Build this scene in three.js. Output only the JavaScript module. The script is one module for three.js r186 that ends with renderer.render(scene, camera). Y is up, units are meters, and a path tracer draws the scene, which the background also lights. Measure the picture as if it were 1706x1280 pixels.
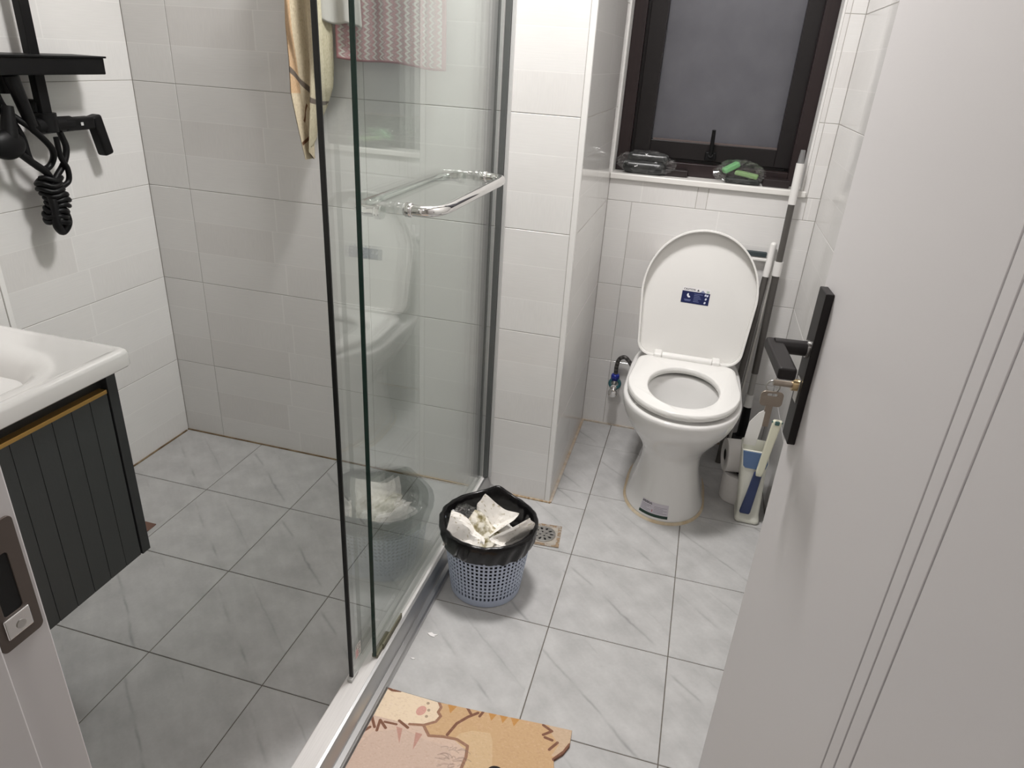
import * as THREE from 'three';
import { RoundedBoxGeometry } from 'three/addons/geometries/RoundedBoxGeometry.js';
import { mergeGeometries, mergeVertices, toCreasedNormals } from 'three/addons/utils/BufferGeometryUtils.js';
import { ImprovedNoise } from 'three/addons/math/ImprovedNoise.js';
import { RectAreaLightUniformsLib } from 'three/addons/lights/RectAreaLightUniformsLib.js';

// ---------- camera, light, exposure ----------
const scene = new THREE.Scene();
const camera = new THREE.PerspectiveCamera(58.168, 1706 / 1280, 0.02, 30);
camera.position.set(0.1888, 1.3027, 1.619);
camera.rotation.order = 'YXZ';
camera.rotation.set(THREE.MathUtils.degToRad(-25.339), THREE.MathUtils.degToRad(13.88), THREE.MathUtils.degToRad(3.737));
scene.background = new THREE.Color(0.004, 0.005, 0.008);          // night outside
const renderer = new THREE.WebGLRenderer({ antialias: true });
renderer.toneMapping = THREE.LinearToneMapping;
renderer.toneMappingExposure = 1.75;
renderer.shadowMap.enabled = true;
RectAreaLightUniformsLib.init();
const CEIL = 2.42;
const LAMP = { x: -0.14, z: 0.14, s: 0.26, power: 82 };
const lampLight = new THREE.RectAreaLight(new THREE.Color(1.0, 0.972, 0.962), LAMP.power, LAMP.s, LAMP.s);
lampLight.position.set(LAMP.x, CEIL - 0.03, LAMP.z);
lampLight.rotation.x = -Math.PI / 2;
scene.add(lampLight);
const HALL = { x: 0.1, z: 2.2, s: 0.3, power: 17 };                // lamp of the hall behind the viewer
const hallLight = new THREE.RectAreaLight(new THREE.Color(1.0, 0.95, 0.93), HALL.power, HALL.s, HALL.s);
hallLight.position.set(HALL.x, CEIL - 0.03, HALL.z);
hallLight.rotation.x = -Math.PI / 2;
scene.add(hallLight);

// ---------- helpers ----------
const V = (x, y, z) => new THREE.Vector3(x, y, z);
let seedState = 12345;
const rnd = () => { seedState = (seedState * 1664525 + 1013904223) >>> 0; return seedState / 4294967296; };
const rr = (a, b) => a + (b - a) * rnd();
const noise = new ImprovedNoise();
const fbm = (x, y, z, o = 4) => { let s = 0, a = 0.5, f = 1; for (let i = 0; i < o; i++) { s += a * noise.noise(x * f, y * f, z * f); f *= 2.03; a *= 0.5; } return s; };
const used = {};
const numbered = (n) => { if (!(n in used)) { used[n] = 0; return n; } used[n]++; return n + '_' + String(used[n]).padStart(3, '0'); };
function add(parent, name, geo, mat, pos, label) {
  const m = new THREE.Mesh(geo, mat); m.name = name; m.castShadow = m.receiveShadow = true;
  if (pos) m.position.set(pos[0], pos[1], pos[2]);
  if (label) m.userData.label = label;
  parent.add(m); return m;
}
function thing(name, label, category, pos = [0, 0, 0], turn = 0, group) {
  const g = new THREE.Group(); g.name = numbered(name); g.position.set(...pos); g.rotation.y = turn;
  g.userData = { label, category }; if (group) g.userData.group = group; scene.add(g); return g;
}
function struct(name, pos = [0, 0, 0], turn = 0, label, category) {
  const g = new THREE.Group(); g.name = name; g.position.set(...pos); g.rotation.y = turn;
  g.userData = { kind: 'structure', label, category }; scene.add(g); return g;
}
const clean = (g) => { const h = g.index ? g.toNonIndexed() : g; for (const k of Object.keys(h.attributes)) if (!['position', 'normal', 'uv'].includes(k)) h.deleteAttribute(k); if (!h.attributes.uv) h.setAttribute('uv', new THREE.BufferAttribute(new Float32Array(h.attributes.position.count * 2), 2)); h.morphAttributes = {}; return h; };
const merge = (list) => mergeGeometries(list.map(clean));
const box = (w, h, d, x = 0, y = 0, z = 0, r = 0) => (r ? new RoundedBoxGeometry(w, h, d, 2, r) : new THREE.BoxGeometry(w, h, d)).translate(x, y, z);
const span = (x0, x1, y0, y1, z0, z1, r = 0) => box(x1 - x0, y1 - y0, z1 - z0, (x0 + x1) / 2, (y0 + y1) / 2, (z0 + z1) / 2, r);
function rod(a, b, r0, r1 = r0, seg = 20) {
  const A = V(...a), B = V(...b), d = B.clone().sub(A), L = d.length();
  const g = new THREE.CylinderGeometry(r1, r0, L, seg);
  g.applyQuaternion(new THREE.Quaternion().setFromUnitVectors(V(0, 1, 0), d.normalize()));
  return g.translate((A.x + B.x) / 2, (A.y + B.y) / 2, (A.z + B.z) / 2);
}
const tube = (pts, r, n = 80, rs = 10, closed = false) => new THREE.TubeGeometry(new THREE.CatmullRomCurve3(pts.map((p) => V(...p)), closed), n, r, rs, closed);
const lathe = (prof, seg = 48) => new THREE.LatheGeometry(prof.map(([r, y]) => new THREE.Vector2(r, y)), seg);
function loft(rings, capStart = false, capEnd = false) {
  const n = rings[0].length, pos = [], idx = [], uv = [];
  rings.forEach((r, k) => r.forEach((p, i) => { pos.push(p.x, p.y, p.z); uv.push(i / n, k / (rings.length - 1)); }));
  for (let k = 0; k + 1 < rings.length; k++) for (let i = 0; i < n; i++) {
    const j = (i + 1) % n, a = k * n + i, b = k * n + j, c = a + n, d = b + n;
    idx.push(a, c, b, b, c, d);
  }
  for (const [on, k, flip] of [[capStart, 0, false], [capEnd, rings.length - 1, true]]) if (on) {
    const m = V(0, 0, 0); rings[k].forEach((p) => m.add(p)); m.divideScalar(n);
    const c = pos.length / 3; pos.push(m.x, m.y, m.z); uv.push(0.5, 0.5);
    for (let i = 0; i < n; i++) { const a = k * n + i, b = k * n + (i + 1) % n; flip ? idx.push(a, c, b) : idx.push(a, b, c); }
  }
  const g = new THREE.BufferGeometry();
  g.setAttribute('position', new THREE.Float32BufferAttribute(pos, 3)); g.setAttribute('uv', new THREE.Float32BufferAttribute(uv, 2));
  g.setIndex(idx); g.computeVertexNormals(); return g;
}
function crumple(seed, sx, sy, sz, amp = 0.35, freq = 2.2, detail = 14, crease = 0.6) {
  let g = new THREE.IcosahedronGeometry(1, detail); g.deleteAttribute('uv'); g.deleteAttribute('normal'); g = mergeVertices(g, 1e-4);
  const p = g.attributes.position, v = V(0, 0, 0);
  for (let i = 0; i < p.count; i++) {
    v.fromBufferAttribute(p, i);
    const q = v.clone().multiplyScalar(freq), n1 = Math.abs(noise.noise(q.x + seed, q.y, q.z)) * 2, n2 = Math.abs(noise.noise(q.x * 2.3, q.y * 2.3 + seed, q.z * 2.3));
    v.multiplyScalar(1 - amp * n1 - amp * 0.6 * n2 + amp * 0.5);
    p.setXYZ(i, v.x * sx, v.y * sy, v.z * sz);
  }
  g.computeVertexNormals(); return toCreasedNormals(g, crease);
}
function sheet(nx, ny, f, thick) {           // closed thin cloth: f(u, v) -> [x, y, z], offset along z by thick
  const pos = [], uv = [], idx = [], W = nx + 1, N = W * (ny + 1);
  for (const s of [0, 1]) for (let j = 0; j <= ny; j++) for (let i = 0; i <= nx; i++) { const [x, y, z] = f(i / nx, j / ny); pos.push(x, y, z - s * thick); uv.push(i / nx, 1 - j / ny); }
  const q = (a, b, c, d) => idx.push(a, c, b, b, c, d);
  for (let j = 0; j < ny; j++) for (let i = 0; i < nx; i++) { const a = j * W + i; q(a, a + 1, a + W, a + W + 1); q(N + a + 1, N + a, N + a + W + 1, N + a + W); }
  for (let i = 0; i < nx; i++) { q(N + i, N + i + 1, i, i + 1); const b = ny * W + i; q(b, b + 1, N + b, N + b + 1); }
  for (let j = 0; j < ny; j++) { const a = j * W, b = a + nx; q(N + a, a, N + a + W, a + W); q(b, N + b, b + W, N + b + W); }
  const g = new THREE.BufferGeometry();
  g.setAttribute('position', new THREE.Float32BufferAttribute(pos, 3)); g.setAttribute('uv', new THREE.Float32BufferAttribute(uv, 2)); g.setIndex(idx); g.computeVertexNormals(); return g;
}
const shapeFrom = (pts) => { const s = new THREE.Shape(); pts.forEach(([x, y], i) => (i ? s.lineTo(x, y) : s.moveTo(x, y))); s.closePath(); return s; };
const pathFrom = (pts) => { const s = new THREE.Path(); pts.forEach(([x, y], i) => (i ? s.lineTo(x, y) : s.moveTo(x, y))); s.closePath(); return s; };
const extrude = (shape, depth, bevel = 0, seg = 2) => new THREE.ExtrudeGeometry(shape, { depth, bevelEnabled: bevel > 0, bevelSize: bevel, bevelThickness: bevel, bevelOffset: -bevel, bevelSegments: seg, curveSegments: 24 });
function roundRect(x0, x1, y0, y1, r, n = 8) {
  const p = [];
  for (const [cx, cy, a] of [[x1 - r, y1 - r, 0], [x0 + r, y1 - r, 90], [x0 + r, y0 + r, 180], [x1 - r, y0 + r, 270]]) for (let i = 0; i <= n; i++) { const t = (a + 90 * i / n) * Math.PI / 180; p.push([cx + r * Math.cos(t), cy + r * Math.sin(t)]); }
  return p;
}
// ---------- textures ----------
function dataTex(w, h, f, srgb = true) {
  const d = new Uint8Array(w * h * 4);
  for (let y = 0; y < h; y++) for (let x = 0; x < w; x++) { const c = f(x / w, y / h, x, y), k = (y * w + x) * 4; for (let i = 0; i < 3; i++) d[k + i] = Math.max(0, Math.min(255, Math.round(c[i] * 255))); d[k + 3] = 255; }
  const t = new THREE.DataTexture(d, w, h); t.magFilter = THREE.LinearFilter; t.minFilter = THREE.LinearFilter; t.wrapS = t.wrapT = THREE.RepeatWrapping; if (srgb) t.colorSpace = THREE.SRGBColorSpace; t.needsUpdate = true; return t;
}
function canvasTex(w, h, draw) {
  const c = document.createElement('canvas'); c.width = w; c.height = h; draw(c.getContext('2d'), w, h);
  const t = new THREE.CanvasTexture(c); t.colorSpace = THREE.SRGBColorSpace; return t;
}
const std = (o) => new THREE.MeshPhysicalMaterial(o);
const C = (r, g, b) => new THREE.Color().setRGB(r, g, b);
// wall tile: three rows of relief bricks, each with a brushed grain of its own
function wallTile(seed) {
  const tone = [], cut = [];
  const h = (k) => { const s = Math.sin(k * 127.1 + seed * 311.7) * 43758.5453; return s - Math.floor(s); };
  for (let r = 0; r < 3; r++) { cut.push(0.5 + (h(r + 20) - 0.5) * 0.1); tone.push([h(r), h(r + 5)]); }
  const cell = (u, v) => { const r = Math.min(2, Math.floor(v * 3)), c = u < cut[r] ? 0 : 1; return [r, c, Math.abs(u - cut[r]) * 0.6, Math.min(Math.abs(v * 3 - r), Math.abs(r + 1 - v * 3)) * 0.1]; };
  const grain = (u, v, c, r) => ((r + c) % 3 === 1 ? noise.noise(u * 150, v * 9, seed + r) : noise.noise(u * 10, v * 110, seed + r + 9));
  const color = dataTex(1024, 512, (u, v) => {
    const [r, c, du, dv] = cell(u, v), t = tone[r][c], g = grain(u, v, c, r);
    let b = 0.885 + (t - 0.5) * 0.024 + g * 0.01 + fbm(u * 4, v * 2, seed * 3, 3) * 0.012;
    if (du < 0.0022 || (dv < 0.0012 && v > 0.02 && v < 0.98)) b += 0.03;
    return [b, b * (0.993 + (t - 0.5) * 0.004), b * (0.982 + (t - 0.5) * 0.006)];
  });
  const bump = dataTex(1024, 512, (u, v) => {
    const [r, c, du, dv] = cell(u, v); let b = 0.5 + grain(u, v, c, r) * 0.12 + (tone[r][c] - 0.5) * 0.1;
    if (du < 0.002) b = 0.2; if (dv < 0.0012 && v > 0.02 && v < 0.98) b = 0.25; return [b, b, b];
  }, false);
  return std({ map: color, bumpMap: bump, bumpScale: 0.00025, roughness: 0.1 });
}
const wallMats = [wallTile(1), wallTile(2), wallTile(3)];
function floorTile(seed, base) {
  const t = dataTex(512, 512, (u, v) => {
    const d = u + v * 1.15 + 0.05 * fbm(u * 2 + seed * 7, v * 2, seed, 3);      // veins run corner to corner
    const cl = fbm(u * 4 + seed, v * 4 - seed, 3.3, 5), st = fbm((u - v) * 3, (u + v) * 10, seed + 5, 5), fine = fbm(u * 40, v * 40, seed + 1, 2);
    let b = base + cl * 0.09 + st * 0.035 + fine * 0.02;
    for (const [p, wd, k] of [[0.86 + 0.06 * seed, 0.017, 0.1], [1.4 - 0.05 * seed, 0.012, 0.045]]) { const on = Math.max(0, fbm(u * 4 + p * 5, v * 4, seed + p, 2) + 0.16) * 2.2, q = Math.abs(d - p + 0.02 * fbm(u * 12, v * 12, seed + p, 3)); b -= k * Math.min(1, on) * Math.exp(-((q / wd) ** 2)); }
    return [b, b * 0.996, b * 0.99];
  });
  return std({ map: t, roughness: 0.36, specularIntensity: 0.7 });
}
const floorMats = [0, 1, 2].map((s) => floorTile(s, 0.715));
const groutMat = std({ color: C(0.13, 0.115, 0.095), roughness: 0.9 });
const wallGrout = std({ color: C(0.42, 0.4, 0.37), roughness: 0.9 });
const white = std({ color: C(0.8, 0.79, 0.77), roughness: 0.45 });
const ceramic = std({ color: C(0.77, 0.76, 0.745), roughness: 0.08, clearcoat: 0.6, clearcoatRoughness: 0.04 });
const plasticWhite = std({ color: C(0.8, 0.79, 0.765), roughness: 0.22 });
const doorWhite = std({ color: C(0.62, 0.6, 0.6), roughness: 0.42 });
const grooveGrey = std({ color: C(0.24, 0.235, 0.235), roughness: 0.6 });
const black = std({ color: C(0.004, 0.004, 0.0045), roughness: 0.45, specularIntensity: 0.5 });
const blackHandle = std({ color: C(0.012, 0.01, 0.01), roughness: 0.45, specularIntensity: 0.6 });
const chrome = std({ color: C(0.78, 0.77, 0.76), metalness: 1, roughness: 0.07 });
const steel = std({ color: C(0.55, 0.54, 0.52), metalness: 1, roughness: 0.28 });
const alu = std({ color: C(0.5, 0.5, 0.5), metalness: 0.9, roughness: 0.32 });
const brass = std({ color: C(0.55, 0.42, 0.24), metalness: 1, roughness: 0.3 });
const glass = std({ color: C(0.97, 0.988, 0.98), transmission: 1, thickness: 0, roughness: 0, ior: 1.55 });
const film = std({ color: C(0.95, 0.95, 0.95), transmission: 1, thickness: 0, roughness: 0.08, ior: 1.6 });
const hallPaint = std({ color: C(0.62, 0.6, 0.57), roughness: 0.8 });

// tile with chamfered front edges, lying in local xy with its face at z = 0
const tileCache = new Map();
function tileGeo(w, h, t, u0, v0, su, sv) {
  const key = [w, h, t, u0, v0, su, sv].map((n) => n.toFixed(4)).join();
  if (tileCache.has(key)) return tileCache.get(key);
  const c = 0.0009, P = [[0, 0, -t], [w, 0, -t], [w, h, -t], [0, h, -t], [0, 0, -c], [w, 0, -c], [w, h, -c], [0, h, -c], [c, c, 0], [w - c, c, 0], [w - c, h - c, 0], [c, h - c, 0]];
  const pos = [], uv = [];
  const quad = (a, b, cc, d) => { for (const i of [a, b, cc, a, cc, d]) { pos.push(...P[i]); uv.push((u0 + P[i][0]) / su, (v0 + P[i][1]) / sv); } };
  quad(8, 9, 10, 11);
  for (let i = 0; i < 4; i++) { const j = (i + 1) % 4; quad(4 + i, 4 + j, 8 + j, 8 + i); quad(i, j, 4 + j, 4 + i); }
  const g = new THREE.BufferGeometry(); g.setAttribute('position', new THREE.Float32BufferAttribute(pos, 3)); g.setAttribute('uv', new THREE.Float32BufferAttribute(uv, 2)); g.computeVertexNormals();
  tileCache.set(key, g); return g;
}
const GAP = 0.0016;
// rects: [x0, x1, y0, y1, u0, v0] in wall coordinates; u0, v0 say where in the 600 x 300 tile the piece starts
function tileWall(g, rects) {
  for (const [x0, x1, y0, y1, u0 = 0, v0 = 0] of rects) {
    const w = x1 - x0 - GAP, h = y1 - y0 - GAP; if (w < 0.004 || h < 0.004) continue;
    const k = Math.abs(Math.round(x0 * 37 + y0 * 91)) % 3;
    add(g, 'wall_tile', tileGeo(w, h, 0.007, u0, v0, 0.6, 0.3), wallMats[k], [x0 + GAP / 2, y0 + GAP / 2, 0]);
  }
}
const ROWS = [0, 0.273, 0.573, 0.873, 1.173, 1.473, 1.773, 2.073, 2.373, CEIL];
const gridRects = (xs, ys, us, skip) => { const o = []; for (let j = 0; j + 1 < ys.length; j++) for (let i = 0; i + 1 < xs.length; i++) { if (skip && skip(xs[i], xs[i + 1], ys[j], ys[j + 1])) continue; o.push([xs[i], xs[i + 1], ys[j], ys[j + 1], us[i], j === 0 ? 0.3 - (ys[1] - ys[0]) : 0]); } return o; };

// ---------- structure ----------
const XL = -1.483, ZS = -0.232, XP = -0.12, ZB = -0.84, XR = 0.565, ZF = 1.3, XV = -1.2, ZV = 0.535, YS = -0.007;
{
  const f = struct('floor', [0, 0, 0], 0, 'grey marble-look tiled bathroom floor', 'floor');
  add(f, 'grout_bed', span(XL - 0.1, XR + 0.1, -0.09, -0.0085, ZB - 0.25, ZF + 0.12), groutMat);
  add(f, 'grout_bed', span(-0.34, XR, -0.0085, -0.0012, ZB, ZF + 0.12), groutMat);
  const xs = [-0.31, 0, 0.3, XR], zs = [ZB, -0.65, -0.3255, 0, 0.3, 0.6, 0.9, 1.2, ZF + 0.12];
  const xo = [-0.3, 0, 0.3], put = (x0, x1, z0, z1, y, u0, v0, k) => {
    const m = add(f, 'floor_tile', tileGeo(x1 - x0 - 0.0022, z1 - z0 - 0.0022, y < -0.001 ? 0.0015 : 0.008, u0, v0, 0.3, 0.3), floorMats[k % 3], [x0 + 0.0011, y, z1 - 0.0011]);
    m.rotation.x = -Math.PI / 2;
  };
  for (let j = 0; j + 1 < zs.length; j++) for (let i = 0; i < 3; i++) {
    if (zs[j] < -0.231 && i === 0) { if (zs[j + 1] > ZS) put(-0.31, 0, ZS, zs[j + 1], 0, 0, 0, 1); if (XP < 0) put(XP, 0, zs[j], Math.min(zs[j + 1], ZS), 0, 0.18, 0, 2); continue; }
    put(xs[i], xs[i + 1], zs[j], zs[j + 1], 0, 0, 0, i * 2 + j);
  }
  const sx = [XL, -1.177, -0.877, -0.577, -0.36], sz = [ZS, 0.073, 0.378, 0.676, 0.976, 1.276, ZF + 0.02];
  for (let j = 0; j + 1 < sz.length; j++) for (let i = 0; i < 4; i++) put(sx[i], sx[i + 1], sz[j], sz[j + 1], YS, 0, 0, i + j * 2 + 1);
}
{
  const w = struct('wall_back', [0, 0, ZS], 0, 'white relief tiled wall behind the shower and towels', 'wall');
  add(w, 'wall_body', span(XL - 0.1, XP - 0.001, -0.02, CEIL, -0.2, -0.0012), wallGrout);
  const ys = ROWS.slice(); ys[0] = -0.02;
  tileWall(w, gridRects([XL, -1.3346, -0.7346, -0.1346], ys, [0.45, 0, 0]));
}
{
  const w = struct('wall_left', [XL, 0, ZS], Math.PI / 2, 'white tiled shower wall that carries the black shower set', 'wall');
  // local x runs to -z
  add(w, 'wall_body', span(-0.85, 0.2, -0.02, CEIL, -0.12, -0.0012), wallGrout);
  const ys = ROWS.slice(); ys[0] = -0.02;
  tileWall(w, gridRects([-0.77, -0.6, 0], ys, [0.4, 0]));
}
{
  const w = struct('wall_vanity', [XV, 0, ZV], Math.PI / 2, 'white tiled wall behind the vanity', 'wall');
  add(w, 'wall_body', span(-0.8, 0, -0.02, CEIL, -0.284, -0.0012), wallGrout);
  tileWall(w, gridRects([-0.77, -0.612, -0.012], ROWS, [0.4, 0]));
  const t = struct('trim_1', [0, 0, 0], 0, 'white corner strip at the end of the vanity wall', 'trim');
  add(t, 'corner_strip', span(XV - 0.008, XV + 0.001, 0, CEIL, ZV - 0.001, ZV + 0.0115, 0.0015), white);
}
{
  const w = struct('wall_alcove', [XP, 0, ZS], Math.PI / 2, 'white tiled side of the pillar facing the toilet', 'wall');
  add(w, 'wall_body', span(0.012, 0.608, -0.02, CEIL, -0.12, -0.0012), wallGrout);
  tileWall(w, gridRects([0.012, 0.608], ROWS, [0]));
  const t = struct('trim_2', [0, 0, 0], 0, 'white corner strip on the tiled pillar edge', 'trim');
  add(t, 'corner_strip', span(-0.1343, XP + 0.0012, 0, CEIL, ZS - 0.0115, ZS + 0.0012, 0.0015), white);
}
const WX0 = -0.12, WX1 = 0.5, WY0 = 0.945, WY1 = 2.05, ZW = -0.93;
{
  const w = struct('wall_window', [0, 0, ZB], 0, 'white tiled wall under and beside the window', 'wall');
  add(w, 'wall_body', merge([span(XP - 0.1, XR + 0.1, -0.02, WY0, -0.24, -0.0012), span(WX1 + 0.006, XR + 0.1, WY0, WY1, -0.24, -0.0012), span(XP - 0.1, XR + 0.1, WY1, CEIL, -0.24, -0.0012)]), wallGrout);
  add(w, 'wall_body', span(XP - 0.1, XP - 0.0005, WY0, WY1, -0.24, -0.0012), white);
  const R = [];
  for (let j = 0; j < 3; j++) R.push([XP, -0.035, ROWS[j], ROWS[j + 1], 0.5, 0], [-0.035, XR, ROWS[j], ROWS[j + 1], 0, 0]);
  R.push([XP, 0.179, 0.873, WY0, 0.2, 0], [0.179, 0.214, 0.873, WY0, 0.5, 0], [0.214, 0.525, 0.873, WY0, 0, 0], [0.525, XR, 0.873, WY0, 0.3, 0]);
  for (const [a, b] of [[WY0, 1.173], [1.173, 1.473], [1.473, 1.773], [1.773, WY1]]) R.push([WX1 + 0.0068, 0.523, a, b, 0.56, 0], [0.523, XR, a, b, 0, 0]);
  R.push([XP, XR, WY1, CEIL, 0, 0]);
  tileWall(w, R);
  add(w, 'window_reveal', merge([span(WX1, WX1 + 0.0065, WY0, WY1, -0.2, 0), span(XP, WX1, WY1 - 0.006, WY1, -0.2, 0), span(XP - 0.0005, XP + 0.006, WY0, WY1, -0.2, 0)]), white);
}
{
  const w = struct('wall_right', [XR, 0, ZB], -Math.PI / 2, 'glossy white tiled wall beside the toilet and door', 'wall');
  add(w, 'wall_body', span(-0.2, 2.3, -0.02, CEIL, -0.12, -0.0012), wallGrout);
  tileWall(w, gridRects([0, 0.6, 1.2, 1.8, 2.14], ROWS, [0, 0, 0, 0]));
}
{
  const w = struct('wall_front', [0, 0, 0], 0, 'wall with the doorway', 'wall');
  add(w, 'wall_body', merge([span(XL - 0.1, -0.292, -0.02, CEIL, ZF, ZF + 0.12), span(0.478, XR + 0.1, -0.02, CEIL, ZF, ZF + 0.12), span(-0.292, 0.478, 2.05, CEIL, ZF, ZF + 0.12)]), hallPaint);
  const c = struct('ceiling', [0, 0, 0], 0, 'white flat ceiling', 'ceiling');
  add(c, 'ceiling_panel', span(XL - 0.1, XR + 0.1, CEIL, CEIL + 0.08, ZB - 0.25, ZF + 0.12), white);
  const h = struct('wall_hall', [0, 0, 0], 0, 'plain painted hall outside the door', 'wall');
  add(h, 'wall_body', merge([span(-1.3, 1.3, -0.02, CEIL, 2.9, 3), span(-1.4, -1.3, -0.02, CEIL, ZF + 0.12, 3), span(1.3, 1.4, -0.02, CEIL, ZF + 0.12, 3)]), hallPaint);
  add(h, 'hall_ceiling', span(-1.4, 1.4, CEIL, CEIL + 0.08, ZF + 0.12, 3), white);
  add(h, 'hall_floor', span(-1.4, 1.4, -0.09, -0.001, ZF + 0.12, 3), std({ color: C(0.4, 0.37, 0.33), roughness: 0.5 }));
}
// stained sealant lines where walls meet the floor
{
  const seal = (c1, c2, sd) => std({ map: dataTex(512, 8, (u) => { const n = 0.5 + fbm(u * 22, sd, 0.3, 4) * 1.3, k = Math.max(0, Math.min(1, n)); return c1.map((a, i) => a + (c2[i] - a) * k); }), roughness: 0.7 });
  const brown = seal([0.36, 0.27, 0.17], [0.6, 0.53, 0.42], 1), cream = seal([0.7, 0.62, 0.53], [0.77, 0.74, 0.7], 5);
  const b1 = struct('baseboard_back', [0, 0, 0], 0, 'brown stained sealant line under the shower wall', 'sealant');
  add(b1, 'sealant_bead', span(XL, -0.39, YS - 0.001, YS + 0.0035, ZS, ZS + 0.0045), brown);
  const b2 = struct('baseboard_left', [0, 0, 0], 0, 'brown stained sealant line under the shower set wall', 'sealant');
  add(b2, 'sealant_bead', span(-0.62, 0.22, 0, 0.0045, 0, 0.005).rotateY(Math.PI / 2).translate(XL, YS - 0.001, 0), brown);
  const b3 = struct('baseboard_alcove', [0, 0, 0], 0, 'peach stained sealant line beside the pillar', 'sealant');
  add(b3, 'sealant_bead', span(ZS * -1, -ZB, 0, 0.005, 0, 0.009).rotateY(Math.PI / 2).translate(XP, -0.001, 0), cream);
  const b4 = struct('baseboard_pillar', [0, 0, 0], 0, 'tan stained sealant line under the pillar front', 'sealant');
  add(b4, 'sealant_bead', span(-0.3, XP + 0.006, -0.001, 0.004, ZS, ZS + 0.006), seal([0.55, 0.42, 0.26], [0.76, 0.72, 0.65], 8));
  const b5 = struct('baseboard_window', [0, 0, 0], 0, 'pale sealant line under the window wall', 'sealant');
  add(b5, 'sealant_bead', span(XP, XR, -0.001, 0.005, ZB, ZB + 0.006), cream);
}
// window
{
  const g = struct('window_1', [0, 0, 0], 0, 'dark brown framed window with frosted glass at night', 'window');
  const brownTex = dataTex(256, 256, (u, v) => { const n = fbm(u * 9, v * 3, 2.2, 4); return [0.155 + n * 0.05, 0.115 + n * 0.035, 0.118 + n * 0.03]; });
  const fr = std({ map: brownTex, roughness: 0.33 }), fr2 = std({ color: C(0.008, 0.006, 0.0065), roughness: 0.35 });
  const rect = (x0, x1, y0, y1, t, z0, z1) => merge([span(x0, x0 + t, y0, y1, z0, z1, 0.002), span(x1 - t, x1, y0, y1, z0, z1, 0.002), span(x0 + t, x1 - t, y0, y0 + t, z0, z1, 0.002), span(x0 + t, x1 - t, y1 - t, y1, z0, z1, 0.002)]);
  add(g, 'window_frame', rect(WX0 + 0.0065, WX1 - 0.0005, 0.966, WY1 - 0.007, 0.042, ZW - 0.07, ZW + 0.02), fr);
  add(g, 'window_frame', rect(WX0 + 0.047, WX1 - 0.04, 1.006, WY1 - 0.047, 0.012, ZW - 0.06, ZW - 0.012), fr2);
  const sash = add(g, 'sash', rect(-0.062, 0.465, 1.018, WY1 - 0.06, 0.056, ZW - 0.05, ZW - 0.002), fr2);
  add(sash, 'glazing_bead', merge([span(0, 0.412, 1.0735, 1.0795, ZW - 0.02, ZW - 0.008)]), std({ color: C(0.12, 0.095, 0.09), roughness: 0.4 }));
  add(sash, 'pane', span(-0.01, 0.415, 1.068, WY1 - 0.11, ZW - 0.036, ZW - 0.03), std({ map: dataTex(256, 512, (u, v) => { const n = fbm(u * 5, v * 9, 7, 4) * 0.05; return [0.43 + n, 0.43 + n, 0.455 + n]; }), roughness: 0.42, transmission: 0.35, thickness: 0 }));
  const h = add(g, 'window_handle', span(0.182, 0.218, 1.022, 1.05, ZW, ZW + 0.014, 0.004), black);
  add(h, 'handle_lever', rod([0.2, 1.04, ZW + 0.02], [0.198, 1.122, ZW + 0.034], 0.0075, 0.006), black);
  add(h, 'handle_neck', rod([0.2, 1.038, ZW + 0.01], [0.2, 1.042, ZW + 0.026], 0.008), black);
  const s = struct('trim_3', [0, 0, 0], 0, 'white stone window sill above the toilet', 'sill');
  add(s, 'sill_slab', span(XP + 0.0008, 0.517, WY0 + 0.0005, 0.9655, -1.02, -0.827, 0.004), std({ color: C(0.8, 0.785, 0.75), roughness: 0.25 }));
}
// door leaf, opened into the room
{
  const g = struct('door_1', [0.44, 0.008, ZF], Math.atan2(0.9959, -0.0908), 'white door leaf with vertical grooves and black lever handle', 'door');
  const W = 0.683, H = 2.03, F = -0.004;     // visible face is local -z
  add(g, 'door_core', span(0, W, 0, H, 0, 0.036, 0.002), grooveGrey);
  const cuts = [0, 0.203, 0.229, 0.252, W];
  for (let i = 0; i + 1 < cuts.length; i++) add(g, 'door_panel', span(cuts[i] + (i ? 0.0013 : 0), cuts[i + 1] - (i < 3 ? 0.0013 : 0), 0, H, F, 0.0005, 0.0008), doorWhite);
  add(g, 'door_panel', span(0, W, 0, H, 0.0355, 0.04, 0.0008), doorWhite);
  add(g, 'edge_band', span(W - 0.001, W + 0.0008, 0, H, F, 0.04), doorWhite);
  const z = (o) => F - o, y = (v) => v - 0.008;
  const plate = add(g, 'handle_plate', span(0.628, 0.666, y(0.822), y(1.048), z(0.011), z(0), 0.0015), blackHandle);
  add(plate, 'handle_neck', rod([0.648, y(0.963), z(0.01)], [0.648, y(0.963), z(0.056)], 0.0105), blackHandle);
  add(plate, 'neck_ring', rod([0.648, y(0.963), z(0.01)], [0.648, y(0.963), z(0.0135)], 0.0122), steel);
  add(plate, 'handle_lever', span(0.548, 0.662, y(0.953), y(0.97), z(0.066), z(0.043), 0.004), blackHandle);
  add(plate, 'lock_cylinder', rod([0.646, y(0.908), z(0.008)], [0.646, y(0.908), z(0.02)], 0.0085), brass);
  add(plate, 'cylinder_surround', span(0.637, 0.655, y(0.884), y(0.92), z(0.0125), z(0.01), 0.001), steel);
}
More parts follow.
